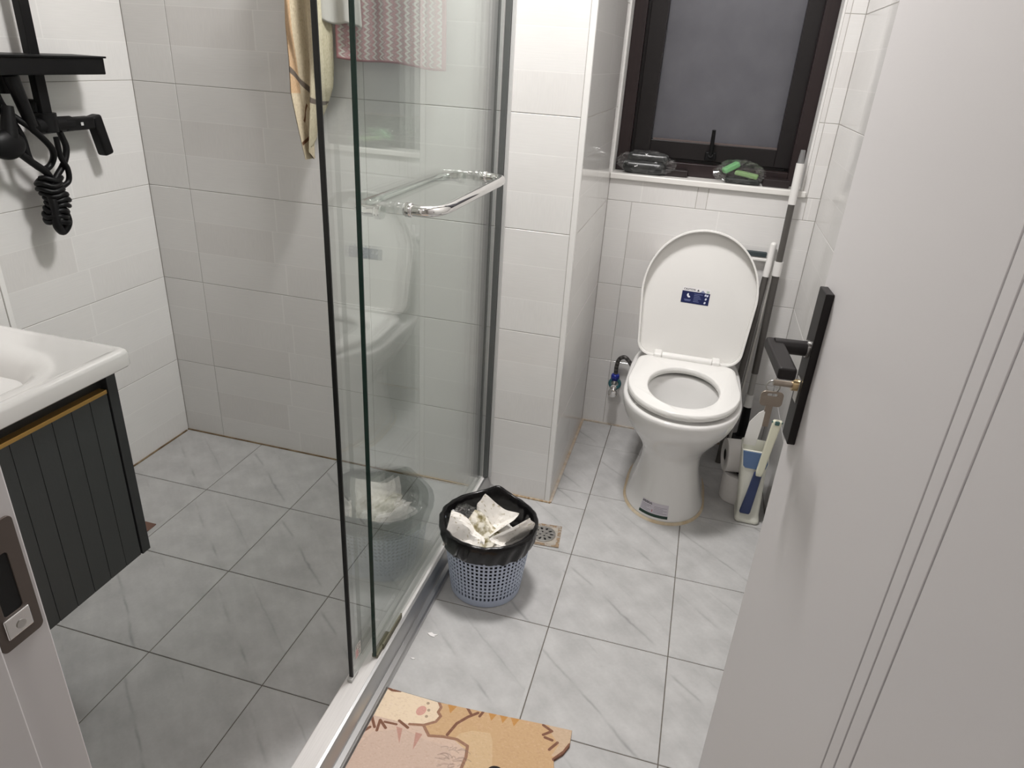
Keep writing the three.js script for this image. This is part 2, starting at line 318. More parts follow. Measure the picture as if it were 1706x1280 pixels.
{
  const g = thing('door_key', 'steel key hanging on a ring from the door lock', 'key', [0, 0, 0]);
  // door frame of reference: hinge (0.44, 1.3), along d, out along n
  const d = V(-0.0908, 0, -0.9959), n = V(-0.9959, 0, 0.0908), P = (a, y, o) => V(0.44, y, ZF).addScaledVector(d, a).addScaledVector(n, o + 0.004).toArray();
  const keyMat = std({ color: C(0.36, 0.31, 0.26), metalness: 0.9, roughness: 0.35 });
  add(g, 'key_head', rod(P(0.646, 0.908, 0.02), P(0.646, 0.908, 0.045), 0.0045), keyMat);
  add(g, 'key_ring', new THREE.TorusGeometry(0.009, 0.0012, 8, 28).translate(...P(0.646, 0.9015, 0.044)), steel);
  const bow = extrude((() => { const s = shapeFrom(roundRect(-0.0155, 0.0155, -0.023, 0, 0.006)); s.holes.push(pathFrom(roundRect(-0.007, 0.007, -0.0075, -0.003, 0.002))); return s; })(), 0.0022, 0.0004);
  const m = add(g, 'key_bow', bow, keyMat, P(0.64, 0.897, 0.044)); m.rotation.y = 0.12;
  const b = add(g, 'key_blade', merge([span(-0.004, 0.004, -0.056, -0.022, 0.0003, 0.0022), span(-0.006, 0.0015, -0.032, -0.022, -0.0006, 0.003)]), keyMat, P(0.64, 0.897, 0.044)); b.rotation.y = 0.12;
}
// left door jamb with strike plate
{
  const g = struct('trim_4', [0, 0, 0], 0, 'white left door jamb with bronze strike plate', 'door jamb');
  add(g, 'jamb', span(-0.292, -0.27, 0, 2.05, ZF - 0.001, ZF + 0.125, 0.002), doorWhite);
  add(g, 'door_stop', span(-0.272, -0.258, 0, 2.05, ZF + 0.046, ZF + 0.125, 0.002), doorWhite);
  const bronze = std({ color: C(0.1, 0.078, 0.066), metalness: 0.2, roughness: 0.42 });
  const plateShape = shapeFrom(roundRect(-0.0400, -0.004, 0.862, 0.972, 0.005)); plateShape.holes.push(pathFrom(roundRect(-0.031, -0.015, 0.892, 0.945, 0.003)));
  const pg = extrude(plateShape, 0.0016, 0.0003); pg.rotateY(Math.PI / 2);                       // local x -> -z
  add(g, 'strike_plate', pg.translate(-0.2702, 0, ZF), bronze);
  add(g, 'latch_box', span(-0.2702, -0.2692, 0.89, 0.947, ZF + 0.012, ZF + 0.034), std({ color: C(0.004, 0.004, 0.004), roughness: 0.8 }));
  add(g, 'strike_lip', span(-0.2699, -0.2665, 0.872, 0.891, ZF + 0.012, ZF + 0.034, 0.0012), chrome);
  add(g, 'strike_screw', merge([rod([-0.27, 0.88, ZF + 0.022], [-0.2658, 0.88, ZF + 0.022], 0.0038), rod([-0.27, 0.955, ZF + 0.03], [-0.2675, 0.955, ZF + 0.03], 0.006)]), steel);
  const r = struct('trim_5', [0, 0, 0], 0, 'white right door jamb and head', 'door jamb');
  add(r, 'jamb', merge([span(0.484, 0.506, 0, 2.05, ZF - 0.001, ZF + 0.125, 0.002), span(-0.27, 0.484, 2.04, 2.062, ZF - 0.001, ZF + 0.125, 0.002)]), doorWhite);
}
// ---------- ceiling lamp ----------
for (const [L, label, glow] of [[LAMP, 'square white panel lamp in the bathroom ceiling', 3], [HALL, 'square white panel lamp in the hall ceiling', 1]]) {
  const g = thing('ceiling_lamp', label, 'lamp', [L.x, CEIL, L.z]), h = L.s / 2, o = h + 0.02;
  add(g, 'frame', merge([span(-o, -h, -0.014, 0, -o, o, 0.003), span(h, o, -0.014, 0, -o, o, 0.003), span(-h, h, -0.014, 0, -o, -h, 0.003), span(-h, h, -0.014, 0, h, o, 0.003)]), white);
  add(g, 'diffuser', span(-h, h, -0.01, -0.004, -h, h), std({ color: C(0.8, 0.8, 0.8), emissive: C(1, 0.97, 0.94), emissiveIntensity: glow, roughness: 0.6 }));
}
// ---------- shower enclosure ----------
{
  const g = thing('shower_curb', 'white stone curb with aluminium rail along the shower floor', 'curb', [0, 0, 0]);
  const stone = std({ map: dataTex(256, 256, (u, v) => { const n = fbm(u * 14, v * 14, 4, 4) * 0.05; return [0.86 + n, 0.85 + n, 0.84 + n]; }), roughness: 0.4 });
  add(g, 'stone_top', span(-0.384, -0.337, YS, 0.05, ZS + 0.001, ZF - 0.002, 0.003), stone);
  const prof = shapeFrom([[-0.339, 0], [-0.304, 0], [-0.304, 0.013], [-0.3075, 0.016], [-0.3075, 0.0185], [-0.306, 0.022], [-0.316, 0.026], [-0.318, 0.024], [-0.327, 0.047], [-0.331, 0.052], [-0.337, 0.0535], [-0.339, 0.05]]);
  const pg = new THREE.ExtrudeGeometry(prof, { depth: ZF - ZS - 0.004, bevelEnabled: false });
  add(g, 'aluminium_rail', toCreasedNormals(pg, 0.5).translate(0, 0, ZS + 0.002), alu);
}
const glassEdge = std({ color: C(0.008, 0.03, 0.022), roughness: 0.12 });
const GT = 1.8;
function barHandle(g, side, y, z0, z1, o) {
  const X = (v) => v * side, path = [[X(0.008), y, z0], [X(0.022), y, z0], [X(0.042), y, z0 - 0.001], [X(0.057), y, z0 - 0.011], [X(o - 0.003), y, z0 - 0.034], [X(o), y, z0 - 0.06], [X(o), y, z0 - 0.1], [X(o), y, z1 + 0.1], [X(o), y, z1 + 0.06], [X(o - 0.003), y, z1 + 0.034], [X(0.057), y, z1 + 0.011], [X(0.042), y, z1 + 0.001], [X(0.022), y, z1], [X(0.008), y, z1]];
  const h = add(g, 'handle', tube(path, 0.0105, 160, 20), chrome);
  for (const z of [z0, z1]) {
    add(h, 'handle_collar', lathe([[0, 0], [0.0125, 0], [0.0135, 0.003], [0.0122, 0.005], [0.0137, 0.007], [0.0137, 0.012], [0.0112, 0.015], [0, 0.015]], 28).rotateZ(-Math.PI / 2 * side).translate(X(0.006), y, z), chrome);
    add(h, 'gasket', rod([X(0.0043), y, z], [X(0.0058), y, z], 0.0118), std({ color: C(0.5, 0.5, 0.48), roughness: 0.5 }));
  }
}
{ // inner fixed pane
  const g = thing('glass_panel', 'inner shower glass panel with black sealed edge and small sticker, nearer the vanity', 'glass panel', [-0.3705, 0.0505, 0]);
  add(g, 'pane', span(-0.004, 0.004, 0, GT, ZS + 0.004, 0.64), glass);
  add(g, 'edge_seal', span(-0.0045, 0.0045, 0, GT, 0.64, 0.6445, 0.001), std({ color: C(0.002, 0.003, 0.0025), roughness: 0.35 }));
  add(g, 'bottom_clip', span(-0.006, 0.006, 0, 0.008, 0.622, 0.652, 0.001), std({ color: C(0.55, 0.55, 0.53), roughness: 0.35 }));
  const st = canvasTex(96, 128, (x, w, h) => {
    x.fillStyle = '#d9d6d2'; x.fillRect(0, 0, w, h); x.fillStyle = '#c98f90'; x.fillRect(4, 46, 44, 76); x.fillStyle = '#d9d6d2';
    for (let i = 0; i < 6; i++) x.fillRect(8, 54 + i * 11, 34 - (i % 3) * 8, 5);
    x.fillStyle = '#55504f'; for (let i = 0; i < 5; i++) x.fillRect(54, 12 + i * 22, 30 - (i % 2) * 10, 10); x.fillRect(8, 10, 36, 8); x.fillRect(8, 26, 26, 8);
  });
  const sg = new THREE.PlaneGeometry(0.024, 0.036).rotateY(Math.PI / 2);
  add(g, 'sticker', sg, std({ map: st, roughness: 0.5, side: THREE.DoubleSide }), [0.0046, 0.062, 0.616]);
  barHandle(g, -1, 0.975, 0.425, -0.04, 0.07);
  add(g, 'wall_channel', span(-0.013, 0.013, -0.0005, GT, ZS + 0.0003 , ZS + 0.018, 0.001), std({ color: C(0.2, 0.2, 0.2), metalness: 0.8, roughness: 0.35 }));
  add(g, 'head_rail', span(-0.01, 0.031, GT + 0.001, GT + 0.04, ZS + 0.0003, ZF - 0.001, 0.002), alu);
}
{ // outer pane with handle
  const g = thing('glass_panel', 'outer sliding shower glass panel with chrome bar handle, nearer the toilet', 'glass panel', [-0.349, 0.0555, 0]);
  add(g, 'pane', span(-0.004, 0.004, 0, GT - 0.006, ZS + 0.02, 0.5705), glass);
  add(g, 'glass_edge', span(-0.0043, 0.0043, 0, GT - 0.006, 0.5705, 0.574, 0.0008), glassEdge);
  add(g, 'bottom_guide', merge([span(-0.0065, 0.0075, -0.004, 0.006, 0.5, 0.573, 0.001), span(0.006, 0.0095, -0.003, 0.012, 0.44, 0.545, 0.001)]), std({ color: C(0.16, 0.15, 0.1), roughness: 0.35 }));
  add(g, 'dark_channel', span(0.0055, 0.021, -0.001, GT, ZS + 0.0005, ZS + 0.012, 0.001), std({ color: C(0.09, 0.095, 0.092), roughness: 0.4 }));
  add(g, 'side_strip', span(0.0215, 0.031, -0.001, GT, ZS + 0.0005, ZS + 0.007, 0.001), std({ color: C(0.55, 0.55, 0.54), metalness: 0.2, roughness: 0.4 }));
  barHandle(g, 1, 0.974, 0.394, -0.074, 0.07);
}
// ---------- vanity ----------
{
  const g = thing('vanity_cabinet', 'charcoal wall-hung vanity cabinet with vertical slat door and gold strip', 'cabinet', [0, 0, 0]);
  const dark = std({ color: C(0.027, 0.029, 0.03), roughness: 0.5 }), slat = std({ map: dataTex(128, 512, (u, v) => { const n = fbm(u * 30, v * 8, 1, 3) * 0.02; return [0.215 + n, 0.224 + n, 0.225 + n]; }), roughness: 0.48 });
  add(g, 'body', span(XV + 0.001, -0.776, 0.37, 0.7655, 0.727, 1.285, 0.001), dark);
  add(g, 'side_stile', span(-0.7765, -0.755, 0.37, 0.7655, 0.727, 0.7475, 0.001), dark);
  add(g, 'gap_strip', span(-0.777, -0.77, 0.733, 0.7655, 0.7475, 1.285), std({ color: C(0.006, 0.006, 0.006), roughness: 0.6 }));
  const door = add(g, 'door', span(-0.7755, -0.759, 0.372, 0.727, 0.751, 1.283, 0.001), std({ color: C(0.027, 0.029, 0.03), roughness: 0.6 }));
  for (let k = 0; k < 14; k++) { const z = 0.7512 + k * 0.038; add(door, 'slat', span(-0.763, -0.756, 0.372, 0.727, z, z + 0.0371, 0.0006), slat); }
  add(door, 'gold_strip', span(-0.774, -0.7545, 0.727, 0.7345, 0.751, 1.283, 0.001), std({ color: C(0.5, 0.3, 0.09), metalness: 0.75, roughness: 0.35 }));
}
{
  const g = thing('wash_basin', 'white ceramic wash basin top on the charcoal vanity', 'basin', [0, 0, 0]);
  const X0 = XV + 0.001, X1 = -0.731, Z0 = 0.706, Z1 = 1.298, T = 0.802;
  const ring = (x0, x1, z0, z1, r, y) => roundRect(x0, x1, -z1, -z0, r, 10).map(([x, nz]) => V(x, y, -nz));
  const o = (d, y) => ring(X0 + d, X1 - d, Z0 + d, Z1 - d, 0.012, y);
  const b = (d, y) => ring(-1.12 - d, -0.785 + d, 0.802 - d, 1.22 + d, Math.max(0.02, 0.075 + d), y);
  const rings = [o(0.012, T - 0.034), o(0.002, T - 0.033), o(0, T - 0.03), o(0, T - 0.009), o(0.0025, T - 0.003), o(0.008, T), o(0.014, T - 0.0005), o(0.02, T - 0.002), b(0.035, T - 0.002), b(0.018, T - 0.0035), b(0.004, T - 0.0075), b(-0.01, T - 0.016), b(-0.026, T - 0.034), b(-0.05, T - 0.07), b(-0.09, T - 0.098), b(-0.13, T - 0.104)];
  add(g, 'basin_body', loft(rings, true, true), ceramic);
  add(g, 'drain_plug', lathe([[0, 0.004], [0.02, 0.003], [0.024, 0]], 28).translate(-0.95, T - 0.104, 1.02), chrome);
}
// ---------- shower set ----------
const wallX = (p) => p;
{
  const g = thing('shower_set', 'black riser bar with shelf and lever spout on the shower wall', 'shower', [0, 0, 0]);
  add(g, 'riser_bar', span(-1.448, -1.426, 1.06, 2.0, 0.118, 0.146, 0.002), black);
  add(g, 'wall_bracket', rod([XL, 1.9, 0.132], [-1.44, 1.9, 0.132], 0.012), black); add(g, 'wall_bracket', rod([XL, 1.115, 0.132], [-1.44, 1.115, 0.132], 0.02), black);
  const sh = add(g, 'shelf', span(-1.478, -1.375, 1.196, 1.236, -0.025, 0.36, 0.003), black);
  add(sh, 'shelf_plate', span(-1.48, -1.37, 1.235, 1.2395, -0.029, 0.364, 0.001), black);
  add(g, 'valve_body', rod([-1.43, 1.196, 0.225], [-1.43, 1.155, 0.222], 0.024), black);
  add(g, 'spout_arm', merge([rod([-1.437, 1.075, 0.17], [-1.437, 1.075, 0.06], 0.021, 0.019), span(-1.453, -1.42, 1.058, 1.09, -0.005, 0.09, 0.006), rod([-1.437, 1.06, 0.132], [-1.437, 1.105, 0.132], 0.026)]), black);
  add(g, 'lever', span(-1.452, -1.42, -0.095, 0.012, -0.016, 0.016, 0.007).rotateX(0.22).translate(0, 1.08, -0.018), black);
  add(g, 'lever_mark', span(-1.4198, -1.4188, 1.07, 1.078, 0.036, 0.044), std({ color: C(0.6, 0.6, 0.6), roughness: 0.4 }));
}
{
  const g = thing('hand_sprayer', 'black hand sprayer hanging left of the riser bar', 'sprayer', [0, 0, 0]);
  add(g, 'sprayer_handle', rod([-1.4, 1.195, 0.235], [-1.4, 1.08, 0.208], 0.017, 0.013), black);
  add(g, 'sprayer_head', merge([new THREE.SphereGeometry(0.04, 28, 18).scale(0.55, 0.85, 1.15).translate(-1.4, 1.045, 0.285), rod([-1.4, 1.13, 0.26], [-1.4, 1.06, 0.275], 0.012, 0.02)]), black);
}
{
  const g = thing('shower_hose', 'black coiled hose looped under the shower spout', 'hose', [0, 0, 0]);
  const X = -1.42;
  add(g, 'hose_loop', merge([
    tube([[X, 1.2, 0.275], [X, 1.12, 0.25], [X + 0.02, 1.075, 0.21], [X + 0.02, 1.02, 0.165], [X, 0.985, 0.16], [X, 0.975, 0.185], [X, 1.0, 0.215], [X, 1.06, 0.225], [X, 1.11, 0.255], [X, 1.13, 0.3]], 0.008, 100, 10),
    tube([[X + 0.01, 1.04, 0.27], [X + 0.01, 1.0, 0.225], [X + 0.01, 0.965, 0.185], [X, 0.945, 0.172]], 0.009, 50, 10),
    tube([[X, 1.06, 0.115], [X, 1.02, 0.105], [X, 0.985, 0.12], [X, 0.955, 0.15], [X, 0.935, 0.17]], 0.008, 50, 10),
    tube([[X + 0.012, 1.05, 0.14], [X + 0.012, 1.0, 0.138], [X + 0.012, 0.97, 0.125], [X + 0.01, 0.94, 0.128], [X + 0.01, 0.925, 0.16]], 0.007, 50, 10),
  ]), black);
  const pts = [];
  for (let i = 0; i <= 190; i++) { const t = i / 190, a = t * Math.PI * 2 * 8.5; pts.push([X + 0.024 * Math.sin(a), 0.955 - 0.115 * t + 0.003 * Math.sin(a * 3.1), 0.172 + 0.008 * Math.sin(t * 9) + 0.029 * Math.cos(a) * (1 - 0.12 * t)]); }
  add(g, 'hose_coil', tube(pts, 0.0065, 420, 8), black);
  add(g, 'hose_end', tube([[X, 0.95, 0.185], [X + 0.014, 0.88, 0.19], [X + 0.016, 0.835, 0.195], [X + 0.01, 0.818, 0.177], [X + 0.014, 0.84, 0.16], [X, 0.9, 0.165]], 0.011, 60, 10), black);
}
// ---------- towels ----------
{
  const g = thing('towel_rail', 'chrome towel rail on the shower wall above the towels', 'rail', [0, 0, 0]);
  add(g, 'rail', rod([-1.0, 1.6, ZS + 0.05], [-0.44, 1.6, ZS + 0.05], 0.008), chrome);
  for (const x of [-0.98, -0.46]) add(g, 'bracket', rod([x, 1.6, ZS], [x, 1.6, ZS + 0.05], 0.01), chrome);
  const pinkTex = canvasTex(512, 1024, (x, w, h) => {
    x.fillStyle = '#c7c2ba'; x.fillRect(0, 0, w, h);
    for (let k = -1; k < 14; k++) for (const [off, col, lw] of [[0, '#c49a9b', 12], [15, '#dad5cd', 8], [26, '#b39294', 6]]) {
      x.strokeStyle = col; x.lineWidth = lw; x.beginPath();
      for (let y = 0; y <= h; y += 2) { const tri = Math.abs(((y / 42) % 1) - 0.5) * 2, px = k * 39 + off + tri * 17 + 3 * noise.noise(k * 3.1, y * 0.05, off); y ? x.lineTo(px, y) : x.moveTo(px, y); } x.stroke();
    }
    let s = 7; const r = () => ((s = (s * 16807) % 2147483647) / 2147483647);
    for (let i = 0; i < 26000; i++) { x.fillStyle = r() < 0.5 ? 'rgba(255,250,245,0.25)' : 'rgba(110,80,82,0.22)'; x.fillRect(r() * w, r() * h, 2, 3); }
    x.fillStyle = '#c08a8e'; x.fillRect(0, h - 16, w, 16); x.fillRect(w - 14, 0, 14, h); x.fillRect(0, 0, 10, h);
  });
  const pile = dataTex(256, 256, (u, v, x, y) => { const n = 0.5 + 0.5 * noise.noise(x * 0.6, y * 0.6, 3); return [n, n, n]; }, false); pile.repeat.set(3, 4);
  const t1 = thing('pink_towel', 'pink and white zigzag patterned towel hanging in the shower', 'towel', [0, 0, 0]);
  add(t1, 'cloth', sheet(60, 60, (u, v) => { const fall = Math.min(1, v * 1.4); const x = -0.782 + 0.297 * u; return [x, 1.612 - v * (0.346 + 0.012 * (u - 0.5) + 0.003 * Math.sin(u * 9)), ZS + 0.066 - 0.02 * fall + 0.006 * Math.sin(u * 13 + v * 2) * fall + 0.004 * Math.sin(u * 29 + 1)]; }, 0.008), std({ map: pinkTex, bumpMap: pile, bumpScale: 0.002, roughness: 0.95, sheen: 0.4, sheenRoughness: 0.8 }));
  const t2 = thing('white_towel', 'small white towel corner overlapping the pink towel', 'towel', [0, 0, 0]);
  add(t2, 'cloth', sheet(30, 40, (u, v) => [-0.822 + 0.108 * u + 0.006 * v, 1.614 - v * (0.272 - 0.02 * (1 - u) + 0.006 * Math.sin(u * 6)), ZS + 0.075 + 0.008 * Math.sin(u * 10 + 1) * v - 0.01 * v], 0.006), std({ color: C(0.66, 0.64, 0.6), bumpMap: pile, bumpScale: 0.0015, roughness: 0.95 }));
  const tanTex = canvasTex(256, 512, (x, w, h) => {
    x.fillStyle = '#cbbea4'; x.fillRect(0, 0, w, h); x.fillStyle = '#cfae8a'; x.fillRect(0, 0, 46, h * 0.72);
    x.fillStyle = '#c9c0a6'; x.fillRect(150, 0, 106, h);
    let s = 3; const r = () => ((s = (s * 16807) % 2147483647) / 2147483647);
    for (let i = 0; i < 7000; i++) { x.fillStyle = r() < 0.5 ? 'rgba(255,245,220,0.14)' : 'rgba(110,90,60,0.12)'; x.fillRect(r() * w, r() * h, 2, 4); }
    x.strokeStyle = '#6f655c'; x.lineWidth = 12; x.beginPath(); x.moveTo(0, 318); x.lineTo(110, 372); x.lineTo(256, 420); x.stroke();
    x.strokeStyle = '#6b4a34'; x.lineWidth = 7; x.beginPath(); x.moveTo(6, 478); x.lineTo(90, 446); x.lineTo(150, 404); x.stroke();
    x.beginPath(); x.moveTo(30, 430); x.lineTo(72, 392); x.stroke();
  });
  const t3 = thing('tan_towel', 'narrow tan towel with dark stripe hanging bunched and twisted', 'towel', [0, 0, 0]);
  add(t3, 'cloth', sheet(48, 90, (u, v) => {
    const w = v < 0.45 ? 0.105 + 0.03 * v : v < 0.72 ? 0.118 - (v - 0.45) * 0.07 : 0.099 - (v - 0.72) * 0.27;
    const cx = v < 0.6 ? -0.852 : -0.852 - (v - 0.6) * 0.03;
    const b = v * (0.6 - 0.16 * Math.max(0, u - 0.45) * (v > 0.6 ? (v - 0.6) / 0.4 : 0));
    return [cx + (u - 0.5) * w, 1.612 - b, ZS + 0.075 + 0.017 * Math.sin(u * 9.4 + v * 2.2) + 0.007 * Math.sin(u * 21 - v * 5) - 0.012 * v];
  }, 0.006), std({ map: tanTex, bumpMap: pile, bumpScale: 0.0012, roughness: 0.95 }));
}
// ---------- toilet ----------
const TX = 0.237;
const spow = (c, e) => Math.sign(c) * Math.abs(c) ** e;
function tRing(y, a, zf, zb, n = 72, back = 0.5) {
  const zc = zf - Math.min(1.25 * a, (zf - zb) * 0.55), r = [];
  for (let i = 0; i < n; i++) { const t = i / n * Math.PI * 2, c = Math.cos(t), s = Math.sin(t); r.push(s >= 0 ? V(TX + a * spow(c, 0.96), y, zc + (zf - zc) * spow(s, 0.98)) : V(TX + a * spow(c, back), y, zc + (zc - zb) * spow(s, back))); }
  return r.reverse();
}
function egg(a, L, vc, rc, n = 40) {          // outline: hinge edge at v = 0, round front at v = L
  const p = [];
  for (let i = 0; i <= n; i++) { const t = Math.PI * i / n; p.push([a * spow(Math.cos(t), 0.95), vc + (L - vc) * spow(Math.sin(t), 0.97)]); }
  const bw = a * 0.93;
  for (let i = 0; i <= 8; i++) { const t = Math.PI + Math.PI / 2 * i / 8; p.push([-bw + rc + rc * Math.cos(t), rc + rc * Math.sin(t)]); }
  for (let i = 0; i <= 8; i++) { const t = Math.PI * 1.5 + Math.PI / 2 * i / 8; p.push([bw - rc + rc * Math.cos(t), rc + rc * Math.sin(t)]); }
  return p;
}
const PED = [[0, 0.127, -0.243, -0.62], [0.012, 0.126, -0.245, -0.62], [0.05, 0.114, -0.256, -0.62], [0.1, 0.102, -0.268, -0.62], [0.15, 0.093, -0.274, -0.62], [0.19, 0.092, -0.273, -0.63], [0.22, 0.1, -0.262, -0.64], [0.25, 0.117, -0.242, -0.66], [0.28, 0.139, -0.217, -0.68], [0.31, 0.158, -0.192, -0.71], [0.34, 0.171, -0.17, -0.74], [0.365, 0.178, -0.156, -0.77], [0.385, 0.18, -0.15, -0.79], [0.394, 0.179, -0.1505, -0.79]];
{
  const g = thing('toilet', 'white ceramic toilet with its seat down and lid raised', 'toilet', [0, 0, 0]);
  const rings = PED.map((p) => tRing(...p));
  rings.push(tRing(0.3985, 0.176, -0.154, -0.787), tRing(0.4, 0.17, -0.16, -0.78), tRing(0.4, 0.118, -0.196, -0.505, 72, 0.85), tRing(0.394, 0.113, -0.2, -0.5, 72, 0.9), tRing(0.36, 0.108, -0.208, -0.492, 72, 0.95), tRing(0.32, 0.1, -0.222, -0.48, 72, 1), tRing(0.28, 0.088, -0.24, -0.465, 72, 1), tRing(0.25, 0.072, -0.262, -0.45, 72, 1), tRing(0.225, 0.05, -0.29, -0.43, 72, 1), tRing(0.21, 0.03, -0.32, -0.41, 72, 1));
  add(g, 'bowl', loft(rings, true, true), ceramic);
  add(g, 'tank', merge([span(TX - 0.166, TX + 0.166, 0.3, 0.68, ZB + 0.012, -0.69, 0.022), span(TX - 0.17, TX + 0.17, 0.681, 0.705, ZB + 0.008, -0.686, 0.009)]), ceramic);
  const waterGeo = loft([tRing(0.262, 0.0795, -0.252, -0.457, 72, 1), tRing(0.2619, 0.02, -0.33, -0.38, 72, 1)], false, true);
  add(g, 'water', waterGeo, std({ color: C(0.86, 0.88, 0.87), transmission: 1, thickness: 0, roughness: 0.02, ior: 1.33 }));
  // seat
  const es = shapeFrom(egg(0.169, 0.415, 0.2, 0.05)); const hole = []; for (let i = 0; i < 48; i++) { const t = i / 48 * Math.PI * 2; hole.push([0.106 * spow(Math.cos(t), 0.95), 0.222 + 0.145 * Math.sin(t)]); }
  es.holes.push(pathFrom(hole));
  const sg = extrude(es, 0.008, 0.007, 4); sg.rotateX(Math.PI / 2);
  const seat = add(g, 'seat', toCreasedNormals(sg.translate(TX, 0.425, -0.572), 0.7), plasticWhite);
  for (const x of [-0.12, 0.12]) add(seat, 'seat_buffer', span(TX + x - 0.012, TX + x + 0.012, 0.4, 0.404, -0.25, -0.24), plasticWhite);
  // lid
  const lid = new THREE.Group(); lid.name = 'lid'; lid.position.set(TX, 0.428, -0.582); lid.rotation.x = -0.15; g.add(lid);
  const lo = egg(0.182, 0.424, 0.215, 0.05), li = egg(0.1755, 0.4175, 0.215, 0.045).map(([x, y]) => [x, y * 0.985 + 0.006]);
  add(lid, 'lid_shell', toCreasedNormals(extrude(shapeFrom(lo), 0.002, 0.003, 3).translate(0, 0, -0.012), 0.6), plasticWhite);
  const rs = shapeFrom(lo); rs.holes.push(pathFrom(li));
  add(lid, 'lid_rim', toCreasedNormals(extrude(rs, 0.027, 0.0018, 2).translate(0, 0, -0.006), 0.6), plasticWhite);
  const caution = canvasTex(360, 216, (x, w, h) => {
    x.fillStyle = '#e8e6e6'; x.fillRect(0, 0, w, h); x.fillStyle = '#1b2452'; x.fillRect(0, 58, w, h - 58);
    x.fillStyle = '#23262f'; x.font = 'bold 34px sans-serif'; x.fillText('CAUTION', 14, 44);
    x.beginPath(); x.moveTo(186, 46); x.lineTo(202, 18); x.lineTo(218, 46); x.closePath(); x.fill();
    x.fillStyle = '#8c93b0'; x.beginPath(); x.moveTo(225, 58); x.lineTo(262, 26); x.lineTo(300, 58); x.fill(); x.fillStyle = '#b9c6bb'; x.fillRect(310, 24, 36, 30);
    x.fillStyle = '#e6e8f0'; x.beginPath(); x.ellipse(78, 106, 12, 20, 0.2, 0, 7); x.fill(); x.beginPath(); x.ellipse(92, 128, 20, 13, 0.4, 0, 7); x.fill();
    x.fillStyle = '#7d86ad'; for (let i = 0; i < 6; i++) x.fillRect(158, 82 + i * 20, 110 - (i * 37) % 50, 6); x.fillRect(38, 168, 90, 8); x.fillRect(48, 182, 70, 6);
    x.fillStyle = '#d8dcea'; for (const [a, b] of [[304, 84], [330, 88], [316, 134], [310, 184]]) { x.beginPath(); x.ellipse(a, b, 12, 16, 0.5, 0, 7); x.fill(); }
  });
  const stk = add(lid, 'caution_sticker', new THREE.PlaneGeometry(0.088, 0.053), std({ map: caution, roughness: 0.35 }), [-0.008, 0.212, -0.0062], 'navy and white caution sticker on the lid'); stk.rotation.z = -0.02;
  // hinges
  for (const x of [-0.096, 0.092]) add(g, 'hinge_post', span(TX + x - 0.014, TX + x + 0.014, 0.4, 0.445, -0.6, -0.553, 0.007), plasticWhite);
  add(g, 'hinge_barrel', rod([TX - 0.082, 0.436, -0.566], [TX + 0.078, 0.436, -0.566], 0.0125), plasticWhite);
  // caulk at the foot
  add(g, 'foot_sealant', loft([tRing(-0.001, 0.134, -0.236, -0.625), tRing(0.004, 0.132, -0.238, -0.625), tRing(0.007, 0.125, -0.245, -0.62)]), std({ map: dataTex(512, 8, (u) => { const n = 0.5 + fbm(u * 26, 1, 0.3, 4); return [0.72 + n * 0.1, 0.63 + n * 0.15, 0.5 + n * 0.2]; }), roughness: 0.6 }));
  // sticker that follows the foot
  const label = canvasTex(320, 160, (x, w, h) => {
    x.fillStyle = '#c9c4cc'; x.fillRect(0, 0, w, h); x.fillStyle = '#1d3a2e'; x.fillRect(0, 128, w, 32);
    x.fillStyle = '#2b2a2d'; x.save(); x.transform(1, 0, -0.28, 1, 12, 0); for (let i = 0; i < 9; i++) { x.fillRect(4 + i * 14, 8 + (i > 5 ? 8 : 0), 8, i > 5 ? 14 : 24); x.fillRect(4 + i * 14, i % 2 ? 10 : 24, 13, 6); } x.restore();
    x.fillStyle = '#8f8a96'; for (let i = 0; i < 5; i++) { x.fillRect(8, 48 + i * 15, 120 - (i % 3) * 26, 5); x.fillRect(165, 40 + i * 16, 140 - (i % 2) * 40, 5); }
    x.fillStyle = '#b0777c'; x.fillRect(142, 84, 12, 26);
  });
  const q = [], quv = [], qi = [], at = (y) => { const k = PED.findIndex((p) => p[0] > y), A = PED[k - 1], B = PED[k], t = (y - A[0]) / (B[0] - A[0]); return A.map((a, i) => (i ? a + (B[i] - a) * t : y)); };
  const N = 20, M = 6;
  for (let j = 0; j <= M; j++) for (let i = 0; i <= N; i++) {
    const yy = 0.016 + 0.044 * j / M, [, a, zf, zb] = at(yy), zc = zf - Math.min(1.25 * a, (zf - zb) * 0.55), t = Math.PI * (0.685 - 0.235 * i / N), c = Math.cos(t), s = Math.sin(t);
    q.push(TX + (a + 0.0008) * spow(c, 0.96), yy, zc + (zf - zc + 0.0008) * spow(s, 0.98)); quv.push(i / N, j / M);
    if (i < N && j < M) { const k = j * (N + 1) + i; qi.push(k, k + 1, k + N + 2, k, k + N + 2, k + N + 1); }
  }
  const lg = new THREE.BufferGeometry(); lg.setAttribute('position', new THREE.Float32BufferAttribute(q, 3)); lg.setAttribute('uv', new THREE.Float32BufferAttribute(quv, 2)); lg.setIndex(qi); lg.computeVertexNormals();
  add(g, 'product_sticker', lg, std({ map: label, roughness: 0.4 }), null, 'pale sticker with dark green band on the foot');
}
